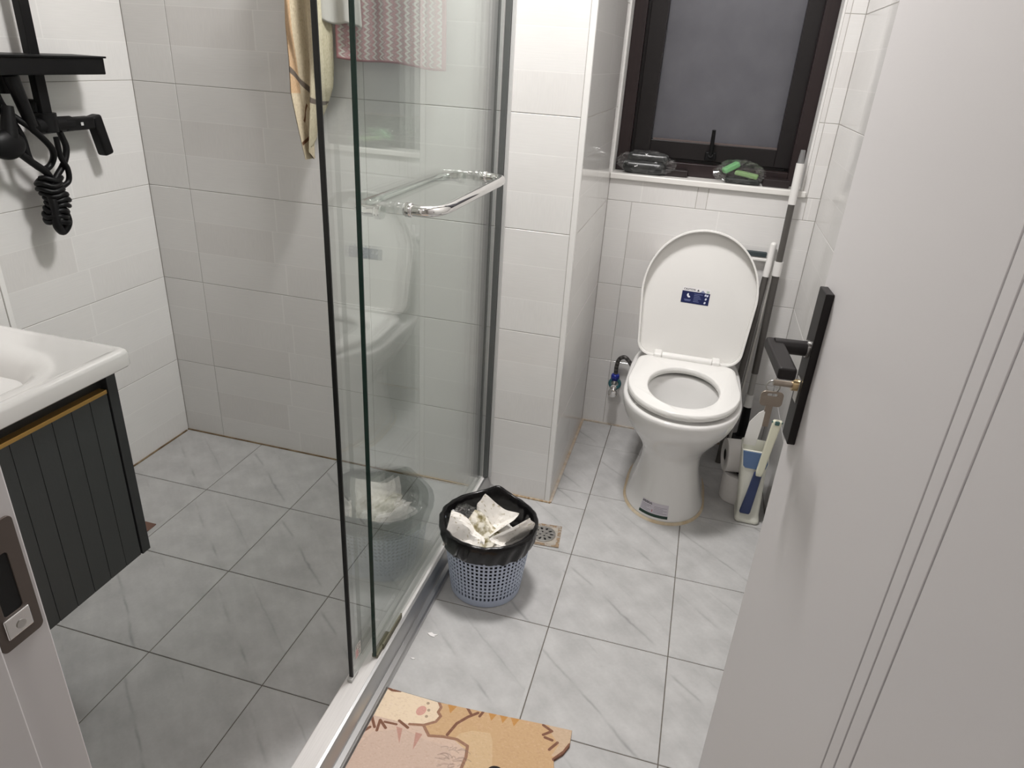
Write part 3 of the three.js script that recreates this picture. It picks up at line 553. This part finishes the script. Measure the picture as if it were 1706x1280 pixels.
// ---------- angle valve ----------
{
  const g = thing('angle_valve', 'chrome angle valve with blue ring and braided hose left of toilet', 'valve', [-0.008, 0.185, ZB]);
  add(g, 'wall_flange', lathe([[0, 0], [0.024, 0], [0.023, 0.006], [0.012, 0.01], [0, 0.01]], 28).rotateX(Math.PI / 2), chrome);
  add(g, 'valve_body', merge([rod([0, 0, 0.005], [0, 0, 0.05], 0.0115), rod([0, 0, 0.03], [0, 0.04, 0.03], 0.0105)]), chrome);
  add(g, 'valve_knob', lathe([[0, 0], [0.017, 0], [0.0185, 0.004], [0.0185, 0.016], [0.015, 0.021], [0, 0.021]], 18).rotateX(Math.PI / 2).translate(0, -0.018, 0.046), chrome);
  add(g, 'green_ring', new THREE.TorusGeometry(0.019, 0.006, 10, 30).translate(0.002, 0.012, 0.036), std({ color: C(0.03, 0.13, 0.15), roughness: 0.3 }));
  add(g, 'blue_nut', lathe([[0, 0], [0.0165, 0], [0.0165, 0.018], [0.012, 0.024], [0, 0.024]], 10).translate(0, 0.026, 0.03), std({ color: C(0.02, 0.035, 0.3), roughness: 0.25 }));
  const braid = dataTex(64, 256, (u, v) => { const n = 0.34 + 0.16 * Math.sin((u * 6 + v * 60) * 6.283) * Math.sin((u * 6 - v * 60) * 6.283); return [n, n * 0.97, n * 0.95]; });
  add(g, 'braided_hose', tube([[0, 0.045, 0.03], [0, 0.085, 0.03], [0.008, 0.115, 0.032], [0.026, 0.125, 0.035], [0.046, 0.11, 0.038], [0.066, 0.088, 0.04], [0.09, 0.075, 0.04]], 0.0078, 60, 12), std({ map: braid, metalness: 0.5, roughness: 0.45 }));
}
// ---------- cleaning tools right of the toilet ----------
const poleGrey = std({ color: C(0.115, 0.108, 0.1), metalness: 0.35, roughness: 0.4 });
{
  const g = thing('floor_mop', 'tall mop with white grip leaning by the window sill', 'mop', [0, 0, 0]);
  const A = V(0.483, 0.02, -0.775), B = V(0.476, 1.09, -0.812), P = (y) => { const t = (y - A.y) / (B.y - A.y); return A.clone().lerp(B, t).toArray(); };
  add(g, 'grip_tip', rod(P(1.05), P(1.092), 0.0105, 0.007), std({ color: C(0.2, 0.2, 0.2), roughness: 0.4 }));
  add(g, 'grip', rod(P(0.925), P(1.052), 0.0125), plasticWhite);
  add(g, 'upper_pole', rod(P(0.735), P(0.927), 0.0105), poleGrey);
  add(g, 'collar', rod(P(0.69), P(0.738), 0.0145), plasticWhite);
  add(g, 'lower_pole', rod(P(0.335), P(0.692), 0.0115), poleGrey);
  add(g, 'sleeve', rod(P(0.25), P(0.337), 0.0105), std({ color: C(0.4, 0.39, 0.37), roughness: 0.4 }));
  add(g, 'white_joint', merge([rod(P(0.205), P(0.235), 0.016, 0.013), rod(P(0.235), P(0.252), 0.0145)]), plasticWhite);
  add(g, 'clamp', rod(P(0.06), P(0.207), 0.019, 0.014), black);
  add(g, 'mop_head', crumple(3.3, 0.05, 0.045, 0.04, 0.3).translate(A.x, 0.046, A.z), std({ color: C(0.03, 0.03, 0.03), roughness: 0.9 }));
}
{
  const g = thing('floor_squeegee', 'squeegee with white T head standing upright behind the toilet lid', 'squeegee', [0, 0, 0]);
  const A = V(0.415, 0.01, -0.7), B = V(0.45, 0.74, -0.815), P = (y) => A.clone().lerp(B, (y - A.y) / (B.y - A.y)).toArray();
  add(g, 'pole', rod(P(0.0), P(0.7), 0.0105), poleGrey);
  add(g, 'inner_pole', rod([0.436, 0.02, -0.715], [0.467, 0.7, -0.812], 0.0055), std({ color: C(0.5, 0.49, 0.46), metalness: 0.4, roughness: 0.35 }));
  add(g, 'head_socket', merge([rod(P(0.68), P(0.785), 0.0115, 0.0105), new THREE.SphereGeometry(0.0105, 16, 12).translate(...P(0.785))]), plasticWhite);
  add(g, 'head_bar', span(0.26, 0.445, 0.728, 0.738, -0.832, -0.816, 0.003), plasticWhite);
  add(g, 'rubber_blade', span(0.26, 0.438, 0.741, 0.759, -0.83, -0.818, 0.004), std({ color: C(0.035, 0.05, 0.055), roughness: 0.5 }));
}
{
  const mk = (h, z) => { const s = lathe([[0.02, -0.05], [0.053, -0.05], [0.055, -0.047], [0.055, 0.047], [0.053, 0.05], [0.02, 0.05], [0.02, -0.05]], 40); return s; };
  const paper = std({ color: C(0.76, 0.74, 0.72), roughness: 0.95 });
  const lab = ['white paper roll on the floor beside the toilet, lower of two', 'white paper roll with dark core beside the toilet, upper of two'];
  [[0.472, 0.05, -0.485], [0.458, 0.1555, -0.49]].forEach(([x, y, z], i) => {
    const g = thing('paper_roll', lab[i], 'paper roll', [x, y, z], 0, 'paper rolls beside the toilet');
    const m = add(g, 'paper', mk(), paper); if (i) m.rotation.set(0, 0.16, Math.PI / 2);
    const c = add(g, 'core', new THREE.CylinderGeometry(0.0198, 0.0198, 0.096, 24, 1, true), std({ color: C(0.02, 0.018, 0.017), roughness: 0.9, side: THREE.DoubleSide })); if (i) c.rotation.set(0, 0.16, Math.PI / 2);
  });
}
{
  const g = thing('brush_holder', 'white tall toilet brush holder with blue lip against the right wall', 'brush holder', [0.503, 0, -0.385]);
  const cream = std({ color: C(0.74, 0.74, 0.66), roughness: 0.35 }), blue = std({ color: C(0.1, 0.17, 0.32), roughness: 0.35 });
  const R = (x0, x1, z0, z1, y, r) => roundRect(x0, x1, -z1, -z0, r, 6).map(([x, nz]) => V(x, y, -nz));
  add(g, 'body', loft([R(-0.034, 0.034, -0.04, 0.046, 0, 0.012), R(-0.037, 0.037, -0.043, 0.049, 0.006, 0.012), R(-0.037, 0.037, -0.043, 0.048, 0.016, 0.012), R(-0.034, 0.034, -0.04, 0.04, 0.03, 0.012), R(-0.06, 0.02, -0.045, 0.04, 0.252, 0.014), R(-0.061, 0.021, -0.046, 0.042, 0.257, 0.014), R(-0.057, 0.017, -0.042, 0.037, 0.257, 0.012), R(-0.048, 0.014, -0.036, 0.03, 0.18, 0.012)], true, true), cream);
  const U = (x0, x1, y0, y1, r) => [[x0, y1], [x0 + 0.006, y0 + r * 2], [x0 + 0.009, y0 + r * 0.6], [x0 + 0.016, y0], [x1 - 0.01, y0], [x1 - 0.003, y0 + r * 0.6], [x1, y0 + r * 2], [x1 - 0.006, y1]].reverse();
  const lip = add(g, 'lip', extrude(shapeFrom(U(-0.0605, 0.0245, 0.195, 0.26, 0.012)), 0.004, 0.001), cream, [0, 0, 0.037]); lip.rotation.x = 0;
  add(g, 'blue_lip', extrude(shapeFrom(U(-0.0575, 0.0215, 0.199, 0.257, 0.012)), 0.0035, 0.0008), blue, [0, 0, 0.0395]);
  add(g, 'back_plate', extrude(shapeFrom([[-0.058, 0.252], [-0.02, 0.252], [-0.01, 0.385], [-0.032, 0.366], [-0.053, 0.33]].reverse().map(([x, y]) => [x, y])), 0.003, 0.0005), plasticWhite, [0, 0, -0.012]);
  const b = thing('toilet_brush', 'toilet brush with pale handle and navy grip on the holder front', 'brush', [0.503, 0, -0.385]);
  const navy = std({ color: C(0.025, 0.04, 0.115), roughness: 0.4 });
  add(b, 'handle', loft([[0.185, 0.009, 0.001], [0.2, 0.0115, 0.002], [0.29, 0.012, 0.009], [0.375, 0.0135, 0.016], [0.38, 0.012, 0.0165]].map(([y, r, x]) => R(x - r, x + r, 0.046, 0.058, y, 0.005)), true, true), std({ color: C(0.74, 0.73, 0.58), roughness: 0.4 }));
  add(b, 'grip', loft([[0.04, 0.0145, -0.013], [0.045, 0.0165, -0.0125], [0.12, 0.014, -0.006], [0.187, 0.0125, -0.001], [0.192, 0.011, -0.001]].map(([y, r, x]) => R(x - r, x + r, 0.043, 0.053, y, 0.004)), true, true), navy);
  add(b, 'handle_clip', merge([span(0.009, 0.023, 0.366, 0.38, 0.05, 0.06, 0.003), span(0.0, 0.032, 0.372, 0.377, 0.051, 0.056, 0.001)]), std({ color: C(0.06, 0.13, 0.12), roughness: 0.4 }));
}
// ---------- things on the sill ----------
{
  const S = 0.9656;
  const g = thing('wrapped_black_soap', 'black bars in clear crinkled wrap at left end of the sill', 'package', [0, S, 0]);
  const inner = std({ color: C(0.012, 0.014, 0.014), roughness: 0.3 });
  const cap = (x0, x1, y, z, r) => { const c = new THREE.CapsuleGeometry(r, x1 - x0 - 2 * r, 8, 18); c.rotateZ(Math.PI / 2); return c.translate((x0 + x1) / 2, y, z); };
  add(g, 'bar', cap(-0.085, 0.062, 0.023, -0.866, 0.022), inner); add(g, 'bar', cap(-0.072, 0.066, 0.052, -0.874, 0.018), inner);
  add(g, 'green_band', span(-0.022, -0.002, 0.056, 0.068, -0.88, -0.864, 0.004), std({ color: C(0.1, 0.22, 0.06), roughness: 0.4 }));
  const w = crumple(8.1, 0.098, 0.041, 0.034, 0.2, 4.2, 7, 0.15).translate(-0.008, 0.036, -0.871);
  const p = w.attributes.position; for (let i = 0; i < p.count; i++) if (p.getY(i) < 0.001) p.setY(i, 0.001);
  add(g, 'clear_wrap', w, film);
  const h = thing('wrapped_green_sponge', 'green and black scouring sponge in clear wrap on the sill', 'package', [0, S, 0]);
  add(h, 'sponge', new RoundedBoxGeometry(0.055, 0.018, 0.03, 3, 0.006).rotateZ(0.5).rotateY(0.4).translate(0.272, 0.048, -0.868), std({ color: C(0.16, 0.42, 0.17), roughness: 0.8 }));
  add(h, 'sponge', new RoundedBoxGeometry(0.075, 0.014, 0.04, 3, 0.005).rotateZ(-0.12).rotateY(-0.15).translate(0.325, 0.03, -0.866), std({ color: C(0.22, 0.36, 0.15), roughness: 0.8 }));
  add(h, 'scourer', new RoundedBoxGeometry(0.11, 0.016, 0.045, 3, 0.006).translate(0.315, 0.0095, -0.866), std({ color: C(0.015, 0.018, 0.016), roughness: 0.6 }));
  const w2 = crumple(2.4, 0.08, 0.042, 0.036, 0.28, 4.0, 7, 0.15).translate(0.302, 0.032, -0.866);
  const p2 = w2.attributes.position; for (let i = 0; i < p2.count; i++) if (p2.getY(i) < 0.001) p2.setY(i, 0.001);
  add(h, 'clear_wrap', w2, film);
  const bm = std({ color: C(0.02, 0.014, 0.014), roughness: 0.4 });
  const a = thing('brown_bar', 'short dark brown bar on the sill beside the wrapped black bars', 'bar', [0, S, 0]); add(a, 'bar', span(0.06, 0.135, 0, 0.022, -0.908, -0.872, 0.002), bm);
  const b = thing('brown_bar', 'short dark brown bar at the right end of the sill', 'bar', [0, S, 0]); add(b, 'bar', span(0.38, 0.462, 0, 0.024, -0.908, -0.85, 0.002), bm);
}
// ---------- waste bin ----------
{
  const BX = -0.2, BZ = 0.2, R0 = 0.094, R1 = 0.119, H = 0.205, rad = (y) => R0 + (R1 - R0) * y / H;
  const g = thing('waste_basket', 'pale blue plastic lattice waste basket on the floor', 'basket', [BX, 0, BZ]);
  const blue = std({ color: C(0.47, 0.53, 0.66), roughness: 0.4 });
  const parts = [], ring = (y0, y1, t = 0.0022) => lathe([[rad(y0) - t, y0], [rad(y0), y0], [rad(y1), y1], [rad(y1) - t, y1], [rad(y0) - t, y0]], 72);
  parts.push(ring(0.002, 0.024), lathe([[0, 0.001], [rad(0) - 0.004, 0.001], [rad(0), 0.004], [rad(0) - 0.002, 0.006], [0, 0.004]], 60));
  const rows = 13; for (let k = 1; k <= rows; k++) { const y = 0.024 + k * 0.0128; parts.push(ring(y - 0.0024, y + 0.0024)); }
  parts.push(ring(0.19, H, 0.004));
  for (let i = 0; i < 58; i++) { const a = i / 58 * Math.PI * 2, r0 = rad(0.02) - 0.0011, r1 = rad(H) - 0.0011; const b = box(0.0052, 0.188, 0.002).applyMatrix4(new THREE.Matrix4().makeRotationX(Math.atan2(r1 - r0, H - 0.02))); parts.push(b.translate(0, 0.112, (rad(0.112) - 0.0011)).rotateY(a)); }
  add(g, 'lattice', merge(parts), blue);
  // liner: inside wall, over the rim, down outside, with folds
  const l = thing('bin_liner', 'black plastic bag lining the blue waste basket', 'bin liner', [BX, 0, BZ]);
  const prof = [[0.02, 0.055, 0], [0.085, 0.06, 0.3], [rad(0.1) - 0.012, 0.1, 0.6], [rad(0.15) - 0.008, 0.15, 0.7], [rad(0.2) - 0.006, 0.2, 0.5], [R1 - 0.003, 0.2155, 0.4], [R1 + 0.003, 0.219, 0.3], [R1 + 0.009, 0.214, 0.4], [R1 + 0.01, 0.2, 0.8], [R1 + 0.006, 0.18, 1.0], [R1 + 0.001, 0.16, 1.0]];
  const n = 110, rings = [];
  for (const s of [0, 1]) { const list = s ? prof.slice().reverse() : prof; for (const [r, y, k] of list) { const o = []; for (let i = 0; i < n; i++) {
    const a = i / n * Math.PI * 2, f = 0.009 * k * fbm(Math.cos(a) * 5 + 2, Math.sin(a) * 5, y * 22, 4) + 0.0016 * k * Math.sin(a * 23 + y * 70);
    const out = r > 0.118 && y < 0.212, low = out && y < 0.19 ? 0.016 * fbm(Math.cos(a) * 1.3, Math.sin(a) * 1.3 + 4, 2, 2) : 0;
    // gathered corner at the back, away from the viewer
    const da = Math.abs(((a - 4.62 + Math.PI * 3) % (Math.PI * 2)) - Math.PI), peak = y > 0.19 ? 0.02 * Math.exp(-((da / 0.26) ** 2)) : 0;
    const rr2 = r + f + (s ? 0.0009 : 0) * (out ? -1 : 1);
    o.push(V(rr2 * Math.cos(a), y + low + peak + (y > 0.19 ? 0.004 * fbm(Math.cos(a) * 3, Math.sin(a) * 3, 1, 3) : 0) - (s && !out ? 0.0009 : 0), rr2 * Math.sin(a)));
  } rings.push(o.reverse()); } }
  add(l, 'bag', loft(rings), std({ color: C(0.005, 0.0045, 0.005), roughness: 0.2, specularIntensity: 0.7, side: THREE.DoubleSide }));
  // contents
  const tissueTex = dataTex(256, 256, (u, v) => { const n = fbm(u * 7, v * 7, 4, 4) * 0.05, st = Math.max(0, fbm(u * 9, v * 9, 11, 4) - 0.22) * 1.1; return [0.93 + n - st, 0.915 + n - st * 1.1, 0.89 + n - st * 1.4]; });
  const soiled = dataTex(256, 256, (u, v) => { const n = fbm(u * 7, v * 7, 4, 4) * 0.06, st = Math.max(0, fbm(u * 5 + 3, v * 5, 21, 5) + 0.1) * 1.1, k = fbm(u * 26, v * 26, 5, 2) > 0.42 ? 0.35 : 0; return [0.9 + n - st - k, 0.88 + n - st * 1.05 - k, 0.83 + n - st * 1.25 - k]; });
  const sph = (geo) => { const p = geo.attributes.position, uv = new Float32Array(p.count * 2); geo.computeBoundingBox(); const b = geo.boundingBox; for (let i = 0; i < p.count; i++) { uv[i * 2] = (p.getX(i) - b.min.x) / 0.2; uv[i * 2 + 1] = (p.getZ(i) - b.min.z) / 0.2; } geo.setAttribute('uv', new THREE.BufferAttribute(uv, 2)); return geo; };
  const tm = std({ map: tissueTex, roughness: 0.95 }), sm = std({ map: soiled, roughness: 0.95 });
  const put = (name, label, cat, geo, mat, x, y, z, ry = 0, rx = 0, rz = 0) => { const t = thing(name, label, cat, [BX + x, y, BZ + z]); const m = add(t, cat === 'bag' ? 'film' : 'paper', geo, mat); m.rotation.set(rx, ry, rz); };
  const pap = (seed, sx, sy, sz, amp, fq) => sph(crumple(seed, sx, sy, sz, amp, fq, 7, 0.25));
  const leaf = (seed, w, h, k) => toCreasedNormals(sheet(16, 16, (u, v) => {          // a thin sheet with straight creases
    let z = 0; for (let i = 0; i < 5; i++) { const t = seed * 1.7 + i * 2.4, d = (u - 0.5) * Math.cos(t) + (v - 0.5) * Math.sin(t) + 0.3 * Math.sin(seed + i * 4.1); z += Math.abs(d) * Math.sin(seed * 3 + i * 1.9); }
    return [(u - 0.5) * w * (1 - 0.25 * Math.abs(v - 0.4) * Math.sin(seed)), (0.5 - v) * h + 0.006 * Math.sin(u * 5 + seed), z * k + 0.003 * noise.noise(u * 6, v * 6, seed)];
  }, 0.0012), 0.2);
  put('crumpled_tissue', 'large white crumpled tissue heap filling the waste basket', 'tissue', pap(5.5, 0.09, 0.052, 0.09, 0.14, 2.4), tm, 0.002, 0.135, 0.004);
  put('crumpled_tissue', 'folded white tissue standing highest in the waste basket', 'tissue', leaf(2.2, 0.085, 0.085, 0.05), tm, 0.012, 0.198, -0.022, -0.35, -0.75, -0.35);
  put('crumpled_tissue', 'soiled crumpled tissue with dark specks at the basket centre', 'tissue', leaf(1.3, 0.095, 0.08, 0.03), sm, -0.006, 0.202, 0.034, 0.3, -1.32, -0.1);
  put('crumpled_tissue', 'white creased tissue at the right rim of the waste basket', 'tissue', leaf(4.4, 0.05, 0.085, 0.045), tm, 0.064, 0.197, 0.034, 0.8, -0.95, -0.6);
  put('crumpled_tissue', 'white tissue at the left front of the waste basket', 'tissue', leaf(6.1, 0.09, 0.075, 0.05), tm, -0.05, 0.188, 0.05, 0.2, -1.25, 0.1);
  put('clear_plastic_bag', 'clear crinkled plastic bag at left in the waste basket', 'bag', crumple(6.6, 0.04, 0.03, 0.036, 0.4, 2.6, 10), film, -0.066, 0.197, -0.006, 0.4);
}
// ---------- floor drain ----------
{
  const g = thing('floor_drain', 'square steel floor drain with round grate beside the waste basket', 'drain', [-0.098, 0.0004, -0.06], 0.1);
  const rust = std({ map: dataTex(256, 256, (u, v) => { const n = fbm(u * 8, v * 8, 3, 5), e = Math.max(Math.abs(u - 0.5), Math.abs(v - 0.5)), k = e > 0.4 && n > -0.06 ? 1 : 0; return k ? [0.52 + n * 0.3, 0.44 + n * 0.25, 0.35 + n * 0.2] : [0.66 + n * 0.1, 0.63 + n * 0.1, 0.59 + n * 0.1]; }), roughness: 0.6 });
  const pg = new THREE.BoxGeometry(0.104, 0.0022, 0.104); add(g, 'drain_plate', pg, rust, [0, 0.0012, 0]);
  const s = new THREE.Shape(); s.absarc(0, 0, 0.037, 0, Math.PI * 2);
  for (let i = 0; i < 10; i++) { const a = i / 10 * Math.PI * 2, h = new THREE.Path(); h.absellipse(0.025 * Math.cos(a), 0.025 * Math.sin(a), 0.0058, 0.0036, 0, Math.PI * 2, false, a); s.holes.push(h); }
  for (let i = 0; i < 4; i++) { const a = i / 4 * Math.PI * 2 + 0.4, h = new THREE.Path(); h.absellipse(0.01 * Math.cos(a), 0.01 * Math.sin(a), 0.0035, 0.0024, 0, Math.PI * 2, false, a); s.holes.push(h); }
  add(g, 'grate', extrude(s, 0.002, 0.0004).rotateX(-Math.PI / 2), steel, [0, 0.0032, 0]);
  add(g, 'drain_well', new THREE.CylinderGeometry(0.036, 0.036, 0.0006, 32), std({ color: C(0.004, 0.004, 0.004), roughness: 0.8 }), [0, 0.0027, 0]);
  const b = thing('shower_drain', 'small rusty brown drain cover on the shower floor behind the vanity', 'drain', [-1.245, YS, 0.305]);
  add(b, 'drain_cover', box(0.1, 0.003, 0.06, 0, 0.0018, 0, 0.001), std({ color: C(0.16, 0.085, 0.06), roughness: 0.7 }));
}
// ---------- bath mat ----------
{
  const g = thing('bath_mat', 'tan and cream cartoon print bath mat beside the shower curb', 'mat', [0, 0, 0]);
  const S = 2400, X0 = -0.305, Z0 = 0.57, w = Math.round(0.43 * S), h = Math.round(0.45 * S);
  const tex = canvasTex(w, h, (x) => {
    const P = ([a, b]) => [(a - X0) * S, (b - Z0) * S];
    const poly = (pts, col) => { x.fillStyle = col; x.beginPath(); pts.forEach((p, i) => (i ? x.lineTo(...P(p)) : x.moveTo(...P(p)))); x.closePath(); x.fill(); };
    const line = (pts, col, lw) => { x.strokeStyle = col; x.lineWidth = lw * S; x.lineCap = 'round'; x.lineJoin = 'round'; x.beginPath(); pts.forEach((p, i) => (i ? x.lineTo(...P(p)) : x.moveTo(...P(p)))); x.stroke(); };
    x.fillStyle = '#c6a47c'; x.fillRect(0, 0, w, h);
    poly([[-0.31, 0.67], [-0.22, 0.677], [-0.191, 0.669], [-0.171, 0.689], [-0.112, 0.679], [-0.086, 0.687], [-0.081, 0.735], [-0.09, 1.1], [-0.31, 1.1]], '#cfb6a4');
    poly([[-0.285, 0.715], [-0.225, 0.69], [-0.175, 0.7], [-0.12, 0.7], [-0.1, 0.74], [-0.11, 1.1], [-0.31, 1.1], [-0.31, 0.78]], '#c8b0a0');
    poly([[-0.32, 0.56], [-0.184, 0.56], [-0.184, 0.604], [-0.171, 0.616], [-0.172, 0.631], [-0.164, 0.635], [-0.169, 0.653], [-0.191, 0.669], [-0.22, 0.676], [-0.31, 0.68]], '#e3cfb4');
    poly([[-0.119, 0.681], [-0.11, 0.663], [-0.087, 0.649], [-0.05, 0.643], [-0.04, 0.66], [-0.023, 0.718], [-0.03, 1.1], [-0.07, 1.1], [-0.08, 0.7]], '#cdb08a');
    poly([[0.052, 0.56], [0.13, 0.56], [0.13, 0.63], [0.1, 0.65], [0.085, 0.655], [0.095, 0.625], [0.075, 0.605]], '#c6ad92');
    for (const [a, b] of [[-0.15, 0.612], [-0.06, 0.602], [-0.035, 0.6], [-0.01, 0.6]]) poly([[a - 0.012, b - 0.012], [a + 0.012, b - 0.012], [a + 0.003, b + 0.012]], '#bd8a4c');
    poly([[-0.244, 0.69], [-0.23, 0.69], [-0.222, 0.725]], '#b98e80'); poly([[-0.2, 0.69], [-0.185, 0.69], [-0.19, 0.73]], '#b98e80');
    x.fillStyle = '#cf9d90'; x.beginPath(); x.ellipse(...P([-0.209, 0.637]), 0.01 * S, 0.013 * S, 0.3, 0, 7); x.fill();
    x.fillStyle = '#a99580'; for (const p of [[-0.202, 0.615], [-0.194, 0.631], [-0.193, 0.647]]) { x.beginPath(); x.arc(...P(p), 0.0035 * S, 0, 7); x.fill(); }
    const br = '#7a5340', lt = '#96705a';
    line([[-0.184, 0.6], [-0.171, 0.616], [-0.173, 0.629], [-0.164, 0.637], [-0.169, 0.653], [-0.191, 0.669], [-0.22, 0.676]], lt, 0.006);
    line([[-0.191, 0.669], [-0.171, 0.689], [-0.142, 0.682], [-0.112, 0.679], [-0.086, 0.687], [-0.081, 0.711], [-0.083, 0.76], [-0.1, 0.84]], lt, 0.0065);
    line([[-0.31, 0.602], [-0.29, 0.608], [-0.272, 0.604]], br, 0.006);
    line([[-0.304, 0.683], [-0.287, 0.705]], br, 0.006); line([[-0.279, 0.711], [-0.283, 0.686], [-0.264, 0.7]], br, 0.006); line([[-0.272, 0.687], [-0.246, 0.685]], br, 0.005); line([[-0.244, 0.675], [-0.22, 0.685]], br, 0.006); line([[-0.305, 0.722], [-0.296, 0.708]], br, 0.006);
    line([[-0.135, 0.675], [-0.125, 0.643], [-0.108, 0.621], [-0.09, 0.604]], br, 0.0065); line([[-0.084, 0.611], [-0.08, 0.598]], br, 0.006); line([[-0.116, 0.599], [-0.104, 0.611]], br, 0.006);
    line([[0.053, 0.589], [0.074, 0.598], [0.058, 0.612]], br, 0.006); line([[0.063, 0.617], [0.079, 0.619]], br, 0.006); line([[0.091, 0.621], [0.078, 0.642]], br, 0.006);
    line([[0.117, 0.618], [0.109, 0.638], [0.092, 0.661]], br, 0.008);
    x.fillStyle = '#140f0e'; x.beginPath(); x.ellipse(...P([-0.014, 0.727]), 0.018 * S, 0.016 * S, 0, 0, 7); x.fill();
    let s = 9; const r = () => ((s = (s * 16807) % 2147483647) / 2147483647);
    for (let i = 0; i < 9000; i++) { x.fillStyle = r() < 0.5 ? 'rgba(120,90,70,0.05)' : 'rgba(255,240,225,0.05)'; x.fillRect(r() * w, r() * h, 4 + r() * 10, 3 + r() * 6); }
    x.strokeStyle = 'rgba(110,95,85,0.28)'; x.lineWidth = 5; for (let i = 0; i < 26; i++) { const [a, b] = P([-0.14 + r() * 0.05, 0.7 + r() * 0.05]); x.beginPath(); x.moveTo(a, b); x.quadraticCurveTo(a + 40 * r(), b - 30 * r(), a + 70 * r(), b + 20 * (r() - 0.5)); x.stroke(); }
  });
  const out = [[-0.302, 0.603], [-0.272, 0.604], [-0.184, 0.605], [-0.08, 0.597], [0.052, 0.586], [0.115, 0.582], [0.117, 0.62], [0.108, 0.642], [0.092, 0.661], [0.099, 0.69], [0.104, 0.76], [0.09, 0.85], [0.05, 0.93], [-0.05, 0.985], [-0.18, 0.995], [-0.302, 0.99]];
  const geo = extrude(shapeFrom(out.map(([x, z]) => [x, -z])), 0.005, 0.0012).rotateX(-Math.PI / 2);
  const p = geo.attributes.position, uv = geo.attributes.uv; for (let i = 0; i < p.count; i++) uv.setXY(i, (p.getX(i) - X0) / 0.43, 1 - (p.getZ(i) - Z0) / 0.45);
  add(g, 'mat', geo, std({ map: tex, roughness: 0.85 }), [0, 0.001, 0]);
}
// ---------- scraps and drops on the floor ----------
{
  const paper = std({ color: C(0.82, 0.8, 0.79), roughness: 0.9 });
  const s1 = thing('paper_scrap', 'larger torn white paper scrap on the tile near the curb', 'scrap', [-0.268, 0.0005, 0.42]);
  add(s1, 'paper', extrude(shapeFrom([[-0.014, 0], [-0.004, 0.006], [0.003, 0.002], [0.013, 0.004], [0.006, -0.003], [0.008, -0.007], [-0.004, -0.006]]), 0.0012, 0.0004).rotateX(-Math.PI / 2), paper);
  const s2 = thing('paper_scrap', 'tiny white paper scrap on the tile between curb and mat', 'scrap', [-0.285, 0.0005, 0.505]);
  add(s2, 'paper', extrude(shapeFrom([[-0.006, 0], [0.001, 0.003], [0.006, 0.001], [0.002, -0.002]]), 0.001, 0.0003).rotateX(-Math.PI / 2), paper);
  const water = std({ color: C(0.98, 0.98, 0.98), transmission: 1, thickness: 0, roughness: 0, ior: 1.4 });
  [[0.148, 0.295, 0.004, 'small water drop by the floor joint'], [0.148, 0.385, 0.006, 'larger water drop in the middle of the floor tile'], [0.166, 0.368, 0.003, 'tiny water drop right of the larger drop']].forEach(([x, z, r, l]) => {
    const d = thing('water_drop', l, 'water', [x, 0.0001, z]); add(d, 'drop', new THREE.SphereGeometry(r, 20, 8, 0, Math.PI * 2, 0, Math.PI / 2).scale(1.3, 0.35, 0.9), water);
  });
}
scene.traverse((o) => { if (o.isMesh) { o.castShadow = true; o.receiveShadow = true; } });
renderer.render(scene, camera);
